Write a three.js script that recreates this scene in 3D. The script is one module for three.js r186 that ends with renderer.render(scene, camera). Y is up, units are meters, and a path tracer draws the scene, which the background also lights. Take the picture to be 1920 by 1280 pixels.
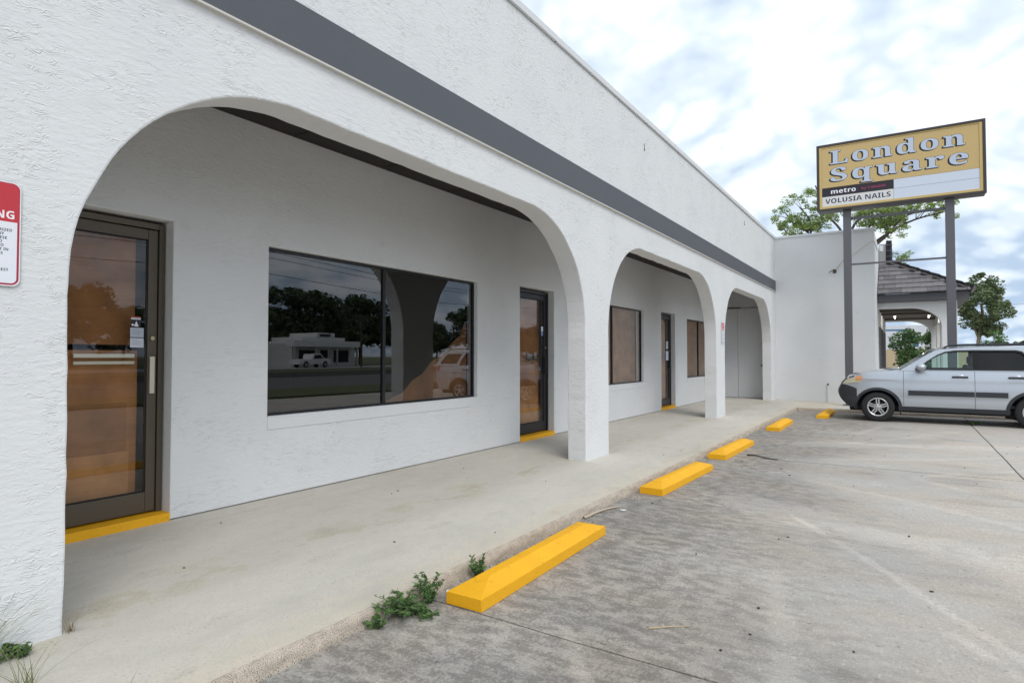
import * as THREE from 'three';
import { RoundedBoxGeometry } from 'three/addons/geometries/RoundedBoxGeometry.js';
import { mergeGeometries, mergeVertices, toCreasedNormals } from 'three/addons/utils/BufferGeometryUtils.js';

// ------------------------------------------------------------------ camera, sky, sun, exposure
const scene = new THREE.Scene();
const camera = new THREE.PerspectiveCamera(59.05, 1920 / 1280, 0.05, 1500);
camera.position.set(0, 1.5, 0);
camera.lookAt(-Math.sin(0.5778) * 10, 1.5 + 10 * Math.tan(0.02477), -Math.cos(0.5778) * 10);
const renderer = new THREE.WebGLRenderer({ antialias: true });
renderer.toneMapping = THREE.LinearToneMapping;
renderer.toneMappingExposure = 1.5;
renderer.shadowMap.enabled = true;

let seed = 7;
function rnd() { seed = (seed * 1664525 + 1013904223) >>> 0; return seed / 4294967296; }
const rr = (a, b) => a + (b - a) * rnd();
const lerp = (a, b, t) => a + (b - a) * t, clamp = (v, a = 0, b = 1) => Math.min(b, Math.max(a, v));
const sstep = (a, b, x) => { const t = clamp((x - a) / (b - a)); return t * t * (3 - 2 * t); };

// periodic gradient noise
const PERM = new Uint8Array(512);
{ const p = [...Array(256).keys()]; for (let i = 255; i > 0; i--) { const j = Math.floor(rnd() * (i + 1)); [p[i], p[j]] = [p[j], p[i]]; } for (let i = 0; i < 512; i++) PERM[i] = p[i & 255]; }
const GX = new Float32Array(256), GY = new Float32Array(256);
for (let i = 0; i < 256; i++) { GX[i] = Math.cos(i / 256 * Math.PI * 2) * 1.4; GY[i] = Math.sin(i / 256 * Math.PI * 2) * 1.4; }
function noise(x, y, px = 256, py = 256, s = 0) {
  let xi = Math.floor(x), yi = Math.floor(y); const fx = x - xi, fy = y - yi;
  xi = ((xi % px) + px) % px; yi = ((yi % py) + py) % py;
  const x1 = (xi + 1) % px, y1 = (yi + 1) % py;
  const a = PERM[(PERM[(xi + s) & 255] + yi) & 255], b = PERM[(PERM[(x1 + s) & 255] + yi) & 255];
  const c = PERM[(PERM[(xi + s) & 255] + y1) & 255], d = PERM[(PERM[(x1 + s) & 255] + y1) & 255];
  const u = fx * fx * fx * (fx * (fx * 6 - 15) + 10), v = fy * fy * fy * (fy * (fy * 6 - 15) + 10);
  const n0 = GX[a] * fx + GY[a] * fy, n1 = GX[b] * (fx - 1) + GY[b] * fy;
  const n2 = GX[c] * fx + GY[c] * (fy - 1), n3 = GX[d] * (fx - 1) + GY[d] * (fy - 1);
  return n0 + u * (n1 - n0) + v * (n2 - n0 + u * (n0 - n1 - n2 + n3));
}
function fbm(x, y, oct, px = 256, py = 256, s = 0) {
  let a = 0.5, t = 0;
  for (let i = 0; i < oct; i++) { t += a * noise(x, y, px, py, s + i * 17); x *= 2; y *= 2; px *= 2; py *= 2; a *= 0.5; }
  return t;
}

// overcast sky, cloud deck projected on a plane overhead, bluer gaps low down all round
{
  const W = 3072, H = 1536, d = new Float32Array(W * H * 4);
  for (let j = 0; j < H; j++) {
    const el = ((j + 0.5) / H - 0.5) * Math.PI, y = Math.sin(el), cy = Math.cos(el);
    for (let i = 0; i < W; i++) {
      const k = (j * W + i) * 4; d[k + 3] = 1;
      if (y <= 0) { d[k] = 0.30; d[k + 1] = 0.30; d[k + 2] = 0.29; continue; }
      const az = ((i + 0.5) / W - 0.5) * Math.PI * 2, q = 1.25 / (y + 0.38);
      const X = Math.cos(az) * cy * q, Z = Math.sin(az) * cy * q;
      const wx = fbm(X * 0.9 + 11, Z * 0.9 + 3, 2) * 0.8, wy = fbm(X * 0.9 + 40, Z * 0.9 + 9, 2) * 0.8;
      const big = fbm(X * 1.05 + wx * 0.5 + 5.3, Z * 1.05 + wy * 0.5 + 8.1, 3);
      let puff = 0, a = 0.50, f = 3.4; for (let o = 0; o < 6; o++) { const n = noise(X * f + wx * 1.1 + 20 + o * 7, Z * f + wy * 1.1 + 31, 256, 256, o * 13); puff += a * (o < 3 ? 2.4 * Math.abs(n) - 0.45 : n); a *= 0.57; f *= 2.02; }
      const low = 1 - sstep(0.02, 0.36, y);
      const tone = clamp(0.47 + big * 0.80 + puff * 0.95 - low * 0.20);      // bright tops against blue-grey undersides, heavier low down
      const hi = sstep(0.42, 0.95, tone), lo = 1 - sstep(0.0, 0.5, tone);
d[k] = lerp(lerp(0.54, 0.71, hi), lerp(0.43, 0.33, low), lo); d[k + 1] = lerp(lerp(0.62, 0.755, hi), lerp(0.515, 0.43, low), lo); d[k + 2] = lerp(lerp(0.71, 0.83, hi), lerp(0.615, 0.565, low), lo);
    }
  }
  const t = new THREE.DataTexture(d, W, H, THREE.RGBAFormat, THREE.FloatType);
  t.mapping = THREE.EquirectangularReflectionMapping; t.magFilter = THREE.LinearFilter; t.minFilter = THREE.LinearFilter; t.needsUpdate = true;
  scene.background = t; scene.environment = t;
}
const sun = new THREE.DirectionalLight(new THREE.Color(1, 0.97, 0.92), 1.08);
sun.position.set(18, 27, 4); sun.target.position.set(0, 0, -10); sun.castShadow = true; sun.shadow.radius = 55;
sun.shadow.mapSize.set(2048, 2048);
Object.assign(sun.shadow.camera, { left: -40, right: 40, top: 40, bottom: -40, near: 1, far: 140 });
scene.add(sun, sun.target);

// ------------------------------------------------------------------ helpers
const taken = {};
function numbered(n) { const k = taken[n] = (taken[n] ?? -1) + 1; return k ? `${n}_${String(k).padStart(3, '0')}` : n; }
function boxUV(g) {
  if (g.index) g = g.toNonIndexed();
  const p = g.attributes.position; if (!g.attributes.normal) g.computeVertexNormals(); const n = g.attributes.normal; const uv = new Float32Array(p.count * 2);
  for (let i = 0; i < p.count; i += 3) {
    let ax = 0, ay = 0, az = 0; for (let k = 0; k < 3; k++) { ax += n.getX(i + k); ay += n.getY(i + k); az += n.getZ(i + k); }
    ax = Math.abs(ax); ay = Math.abs(ay); az = Math.abs(az);
    for (let k = 0; k < 3; k++) {
      const j = i + k, x = p.getX(j), y = p.getY(j), z = p.getZ(j);
      const [u, v] = ax >= ay && ax >= az ? [-z, y] : az >= ay ? [x, y] : [x, -z];
      uv[j * 2] = u; uv[j * 2 + 1] = v;
    }
  }
  g.setAttribute('uv', new THREE.BufferAttribute(uv, 2)); return g;
}
function bx(x0, x1, y0, y1, z0, z1, r = 0) {
  const w = Math.abs(x1 - x0), h = Math.abs(y1 - y0), d = Math.abs(z1 - z0);
  const g = r ? new RoundedBoxGeometry(w, h, d, 2, r) : new THREE.BoxGeometry(w, h, d);
  g.translate((x0 + x1) / 2, (y0 + y1) / 2, (z0 + z1) / 2); return boxUV(g);
}
const tidy = (g) => { g = g.index ? g.toNonIndexed() : g; for (const k of Object.keys(g.attributes)) if (!['position', 'normal', 'uv', 'color'].includes(k)) g.deleteAttribute(k); if (!g.attributes.uv) g = boxUV(g); return g; };
const join = (...a) => mergeGeometries(a.flat().map(tidy));
function obj(name, geo, mat, parent = scene) {
  const g = Array.isArray(geo) ? (geo.length > 1 ? join(geo) : geo[0]) : geo;
  const m = new THREE.Mesh(g, mat); m.name = parent === scene ? numbered(name) : name;
  m.castShadow = m.receiveShadow = true; parent.add(m); return m;
}
function tag(o, label, category, group) { o.userData.label = label; o.userData.category = category; if (group) o.userData.group = group; return o; }
function thing(name, label, category, pos = [0, 0, 0], turn = 0, group) {
  const o = new THREE.Group(); o.name = numbered(name); o.position.set(...pos); o.rotation.y = turn; scene.add(o); return tag(o, label, category, group);
}
function part(name, parent) { const o = new THREE.Group(); o.name = name; parent.add(o); return o; }
function setting(name, geo, mat) { const m = obj(name, geo, mat); m.userData.kind = 'structure'; return m; }
function stuff(o) { o.userData.kind = 'stuff'; return o; }
function copyOf(o, pos, turn = 0, label) {
  const c = o.clone(); c.name = numbered(o.name.replace(/_\d{3}$/, '')); c.position.set(...pos); c.rotation.y = turn; c.userData = { ...o.userData }; if (label) c.userData.label = label; scene.add(c); return c;
}
// an outline drawn on a wall: a runs along -z, b is height, depth goes from xFront back by t
function wallPiece(shape, xFront, t, bevel = 0) {
  const g = new THREE.ExtrudeGeometry(shape, { depth: t - 2 * bevel, bevelEnabled: bevel > 0, bevelThickness: bevel, bevelSize: bevel, bevelOffset: -bevel, bevelSegments: 2, curveSegments: 24 });
  g.translate(0, 0, -t + bevel);
  g.applyMatrix4(new THREE.Matrix4().set(0, 0, 1, xFront, 0, 1, 0, 0, -1, 0, 0, 0, 0, 0, 0, 1));
  return boxUV(g);
}
// outline in x and y, extruded from zFront back (towards -z)
function facePiece(shape, zFront, t, bevel = 0) {
  const g = new THREE.ExtrudeGeometry(shape, { depth: t - 2 * bevel, bevelEnabled: bevel > 0, bevelThickness: bevel, bevelSize: bevel, bevelOffset: -bevel, bevelSegments: 2, curveSegments: 24 });
  g.translate(0, 0, zFront - t + bevel); return boxUV(g);
}
const poly = (pts) => { const s = new THREE.Shape(); pts.forEach(([x, y], i) => i ? s.lineTo(x, y) : s.moveTo(x, y)); s.closePath(); return s; };
const hole = (pts) => { const s = new THREE.Path(); pts.forEach(([x, y], i) => i ? s.lineTo(x, y) : s.moveTo(x, y)); s.closePath(); return s; };
const rect = (x0, x1, y0, y1) => [[x0, y0], [x1, y0], [x1, y1], [x0, y1]];
function tube(pts, r, seg = 6, n = 0) {
  const c = new THREE.CatmullRomCurve3(pts.map((p) => new THREE.Vector3(...p)));
  return boxUV(new THREE.TubeGeometry(c, n || pts.length * 4, r, seg, false));
}
// a limb whose radius runs from r0 to r1
function limb(pts, r0, r1, seg = 7) {
  const c = new THREE.CatmullRomCurve3(pts.map((p) => new THREE.Vector3(...p))), n = pts.length * 4;
  const g = new THREE.TubeGeometry(c, n, 1, seg, false), p = g.attributes.position;
  for (let i = 0; i <= n; i++) {
    const o = c.getPointAt(i / n), r = lerp(r0, r1, i / n);
    for (let k = 0; k <= seg; k++) { const j = i * (seg + 1) + k; p.setXYZ(j, o.x + (p.getX(j) - o.x) * r, o.y + (p.getY(j) - o.y) * r, o.z + (p.getZ(j) - o.z) * r); }
  }
  g.computeVertexNormals(); return boxUV(g);
}
function cyl(r0, r1, h, pos, seg = 24, axis = 'y') {
  const g = new THREE.CylinderGeometry(r0, r1, h, seg); if (axis === 'z') g.rotateX(Math.PI / 2); if (axis === 'x') g.rotateZ(Math.PI / 2); g.translate(...pos); return g.toNonIndexed();
}

// ------------------------------------------------------------------ textures
function dataTex(w, h, fn, { srgb = false, rep = null, wrap = THREE.RepeatWrapping } = {}) {
  const d = new Uint8Array(w * h * 4), o = [0, 0, 0];
  for (let j = 0; j < h; j++) for (let i = 0; i < w; i++) {
    fn(i, j, o); const k = (j * w + i) * 4;
    for (let c = 0; c < 3; c++) { let v = clamp(o[c]); if (srgb) v = v <= 0.0031308 ? v * 12.92 : 1.055 * Math.pow(v, 1 / 2.4) - 0.055; d[k + c] = v * 255 + 0.5; }
    d[k + 3] = 255;
  }
  const t = new THREE.DataTexture(d, w, h, THREE.RGBAFormat); t.magFilter = THREE.LinearFilter; t.minFilter = THREE.LinearMipmapLinearFilter; t.generateMipmaps = true;
  t.wrapS = t.wrapT = wrap; if (srgb) t.colorSpace = THREE.SRGBColorSpace; if (rep) t.repeat.set(...rep); t.needsUpdate = true; return t;
}
// trowelled stucco: ledges that follow the contours of a sideways-stretched noise (4 m tile)
const stuccoBump = dataTex(1536, 1536, (i, j, o) => {
  const x = i / 1536, y = j / 1536;
  const w = fbm(x * 10, y * 16, 2, 10, 16, 3);
  const yy = y * 150 + fbm(x * 26 + 3, y * 60, 3, 26, 60, 9) * 4.4 + w * 3.0;                 // trowel passes, roughly level
  const f = yy - Math.floor(yy), ledge = f < 0.8 ? f / 0.8 : 1 - (f - 0.8) / 0.2;
  const on = sstep(-0.10, 0.20, fbm(x * 36, y * 110, 3, 36, 110, 44) + w * 0.35);             // broken into short strokes
  const m = 0.25 + 0.75 * sstep(-0.25, 0.22, fbm(x * 7, y * 9, 3, 7, 9, 33));
  o[0] = o[1] = o[2] = 0.5 + (ledge - 0.45) * on * m * 0.75 + fbm(x * 44, y * 120, 3, 44, 120, 71) * 0.30 + noise(x * 400, y * 400, 400, 400, 50) * 0.04;
}, { rep: [1 / 2.9, 1 / 2.9] });
const stuccoTone = dataTex(512, 512, (i, j, o) => {
  const x = i / 512, y = j / 512, a = fbm(x * 6, y * 6, 5, 6, 6, 5) * 0.07, b = Math.max(0, fbm(x * 20, y * 30, 3, 20, 30, 15) - 0.32) * 0.25;
  o[0] = 0.985 + a - b; o[1] = 0.985 + a - b; o[2] = 0.985 + a * 0.8 - b * 1.15;
}, { rep: [1 / 6.3, 1 / 6.3] });
const concreteBump = dataTex(1024, 1024, (i, j, o) => {
  const x = i / 1024, y = j / 1024; o[0] = o[1] = o[2] = 0.5 + fbm(x * 30, y * 30, 3, 30, 30, 8) * 0.35 + noise(x * 240, y * 240, 240, 240, 61) * 0.32;
}, { rep: [1 / 1.7, 1 / 1.7] });
// distance from (x, z) to a polyline, used for worn marks
function segDist(x, z, pts) {
  let b = 9;
  for (let i = 0; i + 1 < pts.length; i++) {
    const [ax, az] = pts[i], [bx2, bz] = pts[i + 1], vx = bx2 - ax, vz = bz - az, t = clamp(((x - ax) * vx + (z - az) * vz) / (vx * vx + vz * vz));
    b = Math.min(b, Math.hypot(x - ax - vx * t, z - az - vz * t));
  }
  return b;
}
const stripes = [[[[-0.95, -6.3], [-0.28, -5.23], [0.2, -4.37], [0.9, -3.2]], 0.028, 0.11], [[[-0.78, -4.5], [-0.56, -3.49], [-0.46, -2.95]], 0.05, 0.10], [[[-1.6, -3.0], [-1.23, -2.5], [-0.9, -1.8]], 0.03, 0.12],
  [[[-1.5, -6.6], [-0.4, -6.15], [0.7, -5.66], [2.4, -4.9]], 0.22, 0.10], [[[0.2, -4.05], [0.9, -3.0]], 0.03, 0.12], [[[-1.0, -8.1], [0.2, -7.4], [1.5, -6.3]], 0.05, 0.08], [[[0.1, -8.9], [1.4, -7.6]], 0.05, 0.07]];
// parking concrete, 10.24 m square, kerb at u = 0
let lotLow = [];
const lotTex = dataTex(2048, 2048, (i, j, o) => {
  const d = i * 0.005, X = d - 2.5, z = 1.24 - j * 0.005;
  if (j % 4 === 0 && i % 4 === 0) lotLow[i >> 2] = [fbm(d * 0.55 + 3, z * 0.8 + 2, 4, 256, 256, 4), 0.5 + fbm(d * 1.1 + 30, z * 1.5 + 12, 3) * 1.3];
  const [big, warm] = lotLow[i >> 2];
  const grain = noise(d * 48, z * 48) * 0.7 + noise(d * 110, z * 110, 256, 256, 40) * 0.9;
  const mid = fbm(d * 1.1 + 9, z * 3.6 + 5, 5, 256, 256, 21), pat = fbm(d * 7, z * 13, 4, 256, 256, 88);
  let v = 0.49 + big * 0.14 + mid * 0.12 + pat * 0.09;
  // mildew: thick by the kerb, in patches farther out
  const near = (1 - sstep(0.0, 3.3, d + big * 2.4 + mid * 1.2)) + 0.25 * (1 - sstep(0.1, 1.1, d + mid * 0.8));
  const mould = clamp(near * 0.9 + sstep(-0.25, 0.40, mid * 0.8 + big * 0.6) * 0.5 * (1 - sstep(3, 9, d)) + sstep(-8, -1.5, z + big * 3 - d * 0.5) * 0.32);
  const speck = sstep(-0.55, 0.5, grain * 0.9 + pat * 1.5);
  v *= 1 - mould * (0.20 + 0.42 * speck);
  if (z < 0 && X < 3) for (const [pts, w, s] of stripes) { const q = segDist(X, z, pts); if (q < w * 2.2) v += s * 0.85 * (1 - sstep(w * 0.5, w * 2.1, q + pat * w * 1.6)) * (0.35 + 0.65 * sstep(-0.25, 0.2, pat + mid * 0.6)); }
  v *= 1 + grain * 0.24 + (PERM[(PERM[i & 255] + j + (i >> 8) * 37) & 255] / 255 - 0.5) * 0.30;
  v += sstep(0.5, 0.62, noise(d * 33, z * 33, 256, 256, 99)) * 0.08;
  if (noise(d * 21 + 3, z * 21, 256, 256, 77) > 0.66) v *= 0.72;
  o[0] = v * lerp(1.02, 1.07, warm); o[1] = v * lerp(0.965, 0.935, warm); o[2] = v * lerp(0.875, 0.79, warm);
}, { srgb: true, wrap: THREE.MirroredRepeatWrapping });
// walkway concrete: 3.2 m wide, 10.24 m long
const walkTex = dataTex(640, 2048, (i, j, o) => {
  const X = -5.4 + i * 0.005, z = 1.24 - j * 0.005;
  const grain = noise(X * 70, z * 70) * 0.7 + noise(X * 160, z * 160, 256, 256, 12) * 0.5;
  const big = fbm(X * 0.8 + 7, z * 0.5 + 3, 4, 256, 256, 14), mid = fbm(X * 4 + 2, z * 1.7, 5, 256, 256, 23), pat = fbm(X * 11, z * 7, 4, 256, 256, 31);
  let v = 0.54 + big * 0.10 + mid * 0.07 + pat * 0.05 + grain * 0.03 + (PERM[(PERM[i & 255] + j) & 255] / 255 - 0.5) * 0.06, r = 1.02, g = 0.955, b = 0.835;
  // line of washed-out dirt under the arches' outer edge
  const q = Math.abs(X + 3.72 + big * 0.5) / 0.24, band = Math.exp(-q * q) * sstep(-0.1, 0.32, mid + pat * 0.8 + 0.05);
  v -= band * 0.08; b -= band * 0.07; r += band * 0.03;
  const edge = sstep(-2.95, -2.55, X + pat * 0.25); r += edge * 0.045 * (1 + mid); b -= edge * 0.055;
  v -= sstep(0.18, 0.5, mid) * 0.06 + sstep(0.2, 0.55, pat) * 0.05;
  const rust = sstep(0.25, 0.6, fbm(X * 2.2 + 50, z * 1.1 + 8, 4)); r += rust * 0.05; b -= rust * 0.07; v -= rust * 0.04;
  if (noise(X * 60 + 3, z * 60, 256, 256, 46) > 0.60 - mid * 0.6) v *= 0.84;
  o[0] = v * r; o[1] = v * g; o[2] = v * b;
}, { srgb: true, wrap: THREE.MirroredRepeatWrapping });
const aggTex = dataTex(512, 512, (i, j, o) => {
  const x = i / 512, y = j / 512, a = noise(x * 90, y * 90, 90, 90, 2), b = noise(x * 170, y * 170, 170, 170, 7), c = fbm(x * 6, y * 6, 3, 6, 6, 17);
  const v = 0.39 + c * 0.16 + a * 0.18 + b * 0.22 - (a < -0.36 ? 0.16 : 0);
  o[0] = v * 1.20; o[1] = v * 1.02; o[2] = v * 0.82;
}, { srgb: true, rep: [1 / 0.5, 1 / 0.5] });
const grassTex = dataTex(512, 512, (i, j, o) => {
  const x = i / 512, y = j / 512, a = fbm(x * 8, y * 8, 5, 8, 8, 3), b = noise(x * 128, y * 128, 128, 128, 9);
  const v = 0.11 + a * 0.07 + b * 0.05; o[0] = v * lerp(0.8, 1.1, clamp(0.5 + a)); o[1] = v * 1.05; o[2] = v * 0.42;
}, { srgb: true, rep: [1 / 3, 1 / 3] });
const asphaltTex = dataTex(512, 512, (i, j, o) => {
  const x = i / 512, y = j / 512, v = 0.13 + fbm(x * 6, y * 6, 4, 6, 6, 3) * 0.05 + noise(x * 128, y * 128, 128, 128, 9) * 0.03; o[0] = o[1] = v; o[2] = v * 0.98;
}, { srgb: true, rep: [1 / 4, 1 / 4] });
const barkTex = dataTex(256, 256, (i, j, o) => {
  const x = i / 256, y = j / 256, v = 0.075 + fbm(x * 12, y * 4, 4, 12, 4, 3) * 0.08; o[0] = v * 1.15; o[1] = v * 0.95; o[2] = v * 0.75;
}, { srgb: true, rep: [1.2, 1.2] });
const paperTex = dataTex(512, 512, (i, j, o) => {
  const x = i / 512, y = j / 512, v = 1 + fbm(x * 5, y * 5, 5, 5, 5, 3) * 0.55 + noise(x * 4, y * 120, 4, 120, 9) * 0.08; o[0] = 0.80 * v; o[1] = 0.80 * v; o[2] = 0.78 * v;
}, { rep: [1 / 1.3, 1 / 1.3] });
const paintTex = dataTex(512, 512, (i, j, o) => {
  const x = i / 512, y = j / 512, a = fbm(x * 5, y * 5, 5, 5, 5, 3), c = noise(x * 70, y * 70, 70, 70, 9), dirt = sstep(0.24, 0.5, fbm(x * 9, y * 9, 5, 9, 9, 27)) + (noise(x * 60, y * 60, 60, 60, 51) > 0.62 ? 0.9 : 0);
  const v = 1 + a * 0.10 + c * 0.03 - dirt * 0.18; o[0] = 0.9 * v; o[1] = 0.9 * v; o[2] = 0.9 * v * (1 + dirt * 0.2);
}, { rep: [1 / 0.9, 1 / 0.9] });
const tileTex = dataTex(512, 512, (i, j, o) => {
  const x = i / 512, y = j / 512, v = 0.86 + fbm(x * 6, y * 6, 5, 6, 6, 3) * 0.5 + noise(x * 120, y * 120, 120, 120, 9) * 0.1; o[0] = v; o[1] = v * 0.97; o[2] = v * 0.97;
}, { rep: [1 / 1.1, 1 / 1.1] });

// ------------------------------------------------------------------ materials
const L = (r, g, b) => new THREE.Color().setRGB(r, g, b);
const std = (c, rough = 0.8, extra = {}) => new THREE.MeshStandardMaterial({ color: c, roughness: rough, side: THREE.DoubleSide, ...extra });
const phy = (c, rough = 0.5, extra = {}) => new THREE.MeshPhysicalMaterial({ color: c, roughness: rough, side: THREE.DoubleSide, ...extra });
const M = {
  stucco: std(L(0.745, 0.75, 0.75), 0.85, { map: stuccoTone, bumpMap: stuccoBump, bumpScale: 0.0054 }),
  stuccoBack: std(L(0.745, 0.75, 0.75), 0.85, { map: stuccoTone, bumpMap: stuccoBump, bumpScale: 0.0050 }),
  stuccoSoft: std(L(0.745, 0.75, 0.75), 0.85, { map: stuccoTone, bumpMap: stuccoBump, bumpScale: 0.0036 }),
  band: std(L(0.098, 0.103, 0.118), 0.65, { map: stuccoTone, bumpMap: stuccoBump, bumpScale: 0.0012 }),
  bandEdge: std(L(0.62, 0.60, 0.55), 0.7),
  coping: std(L(0.70, 0.705, 0.71), 0.5),
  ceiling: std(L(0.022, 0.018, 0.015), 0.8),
  frame: phy(L(0.098, 0.078, 0.055), 0.4, { metalness: 0.2 }),
  frameDark: phy(L(0.022, 0.022, 0.026), 0.35, { metalness: 0.35 }),
  gasket: std(L(0.012, 0.011, 0.011), 0.6),
  alu: phy(L(0.62, 0.58, 0.47), 0.35, { metalness: 0.6 }),
  brass: phy(L(0.5, 0.42, 0.27), 0.3, { metalness: 0.9 }),
  glass: phy(L(0.93, 0.93, 0.92), 0.0, { transmission: 1, thickness: 0, ior: 1.62 }),
  tint: phy(L(0.50, 0.50, 0.52), 0.0, { transmission: 1, thickness: 0, ior: 1.95 }),
  kraft: std(L(0.45, 0.185, 0.052), 0.75, { map: paperTex }), kraftB: std(L(0.34, 0.14, 0.042), 0.75, { map: paperTex }), kraftC: std(L(0.52, 0.24, 0.085), 0.75, { map: paperTex }),
  kraftPale: std(L(0.42, 0.235, 0.14), 0.75, { map: paperTex }),
  white: std(L(0.78, 0.78, 0.78), 0.6),
  yellow: std(L(0.96, 0.475, 0.004), 0.68, { map: paintTex, bumpMap: concreteBump, bumpScale: 0.0012 }),
  lot: std(L(1, 1, 1), 0.9, { map: lotTex, bumpMap: concreteBump, bumpScale: 0.003 }),
  walk: std(L(1, 1, 1), 0.88, { map: walkTex, bumpMap: concreteBump, bumpScale: 0.002 }),
  kerb: std(L(1, 1, 1), 0.92, { map: aggTex, bumpMap: concreteBump, bumpScale: 0.0016 }),
  soil: std(L(0.035, 0.03, 0.024), 1),
  grass: std(L(1, 1, 1), 1, { map: grassTex }),
  asphalt: std(L(1, 1, 1), 0.95, { map: asphaltTex }),
  bark: std(L(1, 1, 1), 0.95, { map: barkTex }),
  interior: std(L(0.10, 0.09, 0.085), 0.9),
  carpet: std(L(0.06, 0.05, 0.045), 1),
  greyDoor: std(L(0.66, 0.67, 0.68), 0.7, { map: stuccoTone }),
  tile: std(L(0.175, 0.165, 0.168), 0.8, { map: tileTex }),
  tileB: std(L(0.145, 0.138, 0.142), 0.8, { map: tileTex }),
  tileC: std(L(0.205, 0.195, 0.195), 0.8, { map: tileTex }),
  fascia: std(L(0.085, 0.085, 0.095), 0.6),
  pole: phy(L(0.115, 0.113, 0.125), 0.45),
  signFrame: phy(L(0.045, 0.035, 0.033), 0.45),
  signCabinet: phy(L(0.10, 0.095, 0.10), 0.5),
  gold: phy(L(0.58, 0.42, 0.16), 0.4),
};
function leafMat(r, g, b, t = 0.3) { return new THREE.MeshPhysicalMaterial({ color: L(r, g, b), roughness: 0.85, transmission: t, thickness: 0, side: THREE.DoubleSide, vertexColors: true }); }
M.leafPine = leafMat(0.27, 0.36, 0.09, 0.4); M.leafOak = leafMat(0.16, 0.21, 0.085, 0.38); M.leafDark = leafMat(0.07, 0.105, 0.04); M.leafShrub = leafMat(0.10, 0.19, 0.05); M.leafRed = leafMat(0.45, 0.13, 0.05);
M.leafWeed = leafMat(0.10, 0.19, 0.045, 0.3); M.blade = leafMat(0.20, 0.22, 0.08, 0.3);

// ------------------------------------------------------------------ ground
const setUV = (g, f) => { const p = g.attributes.position, uv = new Float32Array(p.count * 2); for (let i = 0; i < p.count; i++) { const [u, v] = f(p.getX(i), p.getY(i), p.getZ(i)); uv[i * 2] = u; uv[i * 2 + 1] = v; } g.setAttribute('uv', new THREE.BufferAttribute(uv, 2)); return g; };
{
  const g = new THREE.PlaneGeometry(1600, 1600); g.rotateX(-Math.PI / 2); g.translate(0, -0.12, 0);
  setting('ground', setUV(g, (x, y, z) => [x, z]), M.grass);
  setting('lot_bed', bx(-4, 40, -0.118, -0.035, -60, 30), M.soil);
  const xs = [-2.56, 1.2, 4.9, 8.6, 12.3], zs = [16.9, 10.3, 3.8, -2.87, -9.45, -16.15, -22.8, -29.4, -36, -42.6];
  const lot = new THREE.Group(); lot.name = 'parking_lot'; lot.userData.kind = 'structure'; scene.add(lot);
  lot.userData.label = 'weathered grey concrete parking lot in front of the arcade';
  for (let a = 0; a + 1 < xs.length; a++) for (let b = 0; b + 1 < zs.length; b++) {
    if (a === 0 && zs[b] <= -22) continue;
    const x0 = xs[a] + (a ? 0.010 : 0), x1 = xs[a + 1] - 0.010, z0 = zs[b] - 0.008, z1 = zs[b + 1] + 0.008, sk = 0.06;
    // slabs with slightly crooked joints
    const nS = 24, pts = []; const jx = (k, z) => k ? noise(z * 0.7, k * 7.3) * 0.012 + noise(z * 5, k * 3.1) * 0.004 : 0, jz = (k, x) => noise(x * 0.6, k * 5.7) * 0.02 + noise(x * 5, k * 1.9) * 0.004;
    for (let i = 0; i < nS; i++) { const x = lerp(x0, x1, i / nS); pts.push([x, -(z0 + jz(b, x))]); }
    for (let i = 0; i < nS; i++) { const z = lerp(z0, z1, i / nS); pts.push([x1 + jx(a + 1, z), -z]); }
    for (let i = 0; i < nS; i++) { const x = lerp(x1, x0, i / nS); pts.push([x, -(z1 + jz(b + 1, x))]); }
    for (let i = 0; i < nS; i++) { const z = lerp(z1, z0, i / nS); pts.push([x0 + jx(a, z), -z]); }
    const s = new THREE.ExtrudeGeometry(poly(pts), { depth: sk, bevelEnabled: false }); s.rotateX(-Math.PI / 2); s.translate(0, -sk + (rnd() - 0.5) * 0.004, 0);
    obj('concrete_slab', setUV(s, (x, y, z) => [(x + 2.5) / 10.24, (1.24 - z) / 10.24]), M.lot, lot);
  }
  M.lot.bumpMap = concreteBump.clone(); M.lot.bumpMap.repeat.set(10.24 / 1.7, 10.24 / 1.7); M.lot.bumpMap.needsUpdate = true;
}
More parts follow.
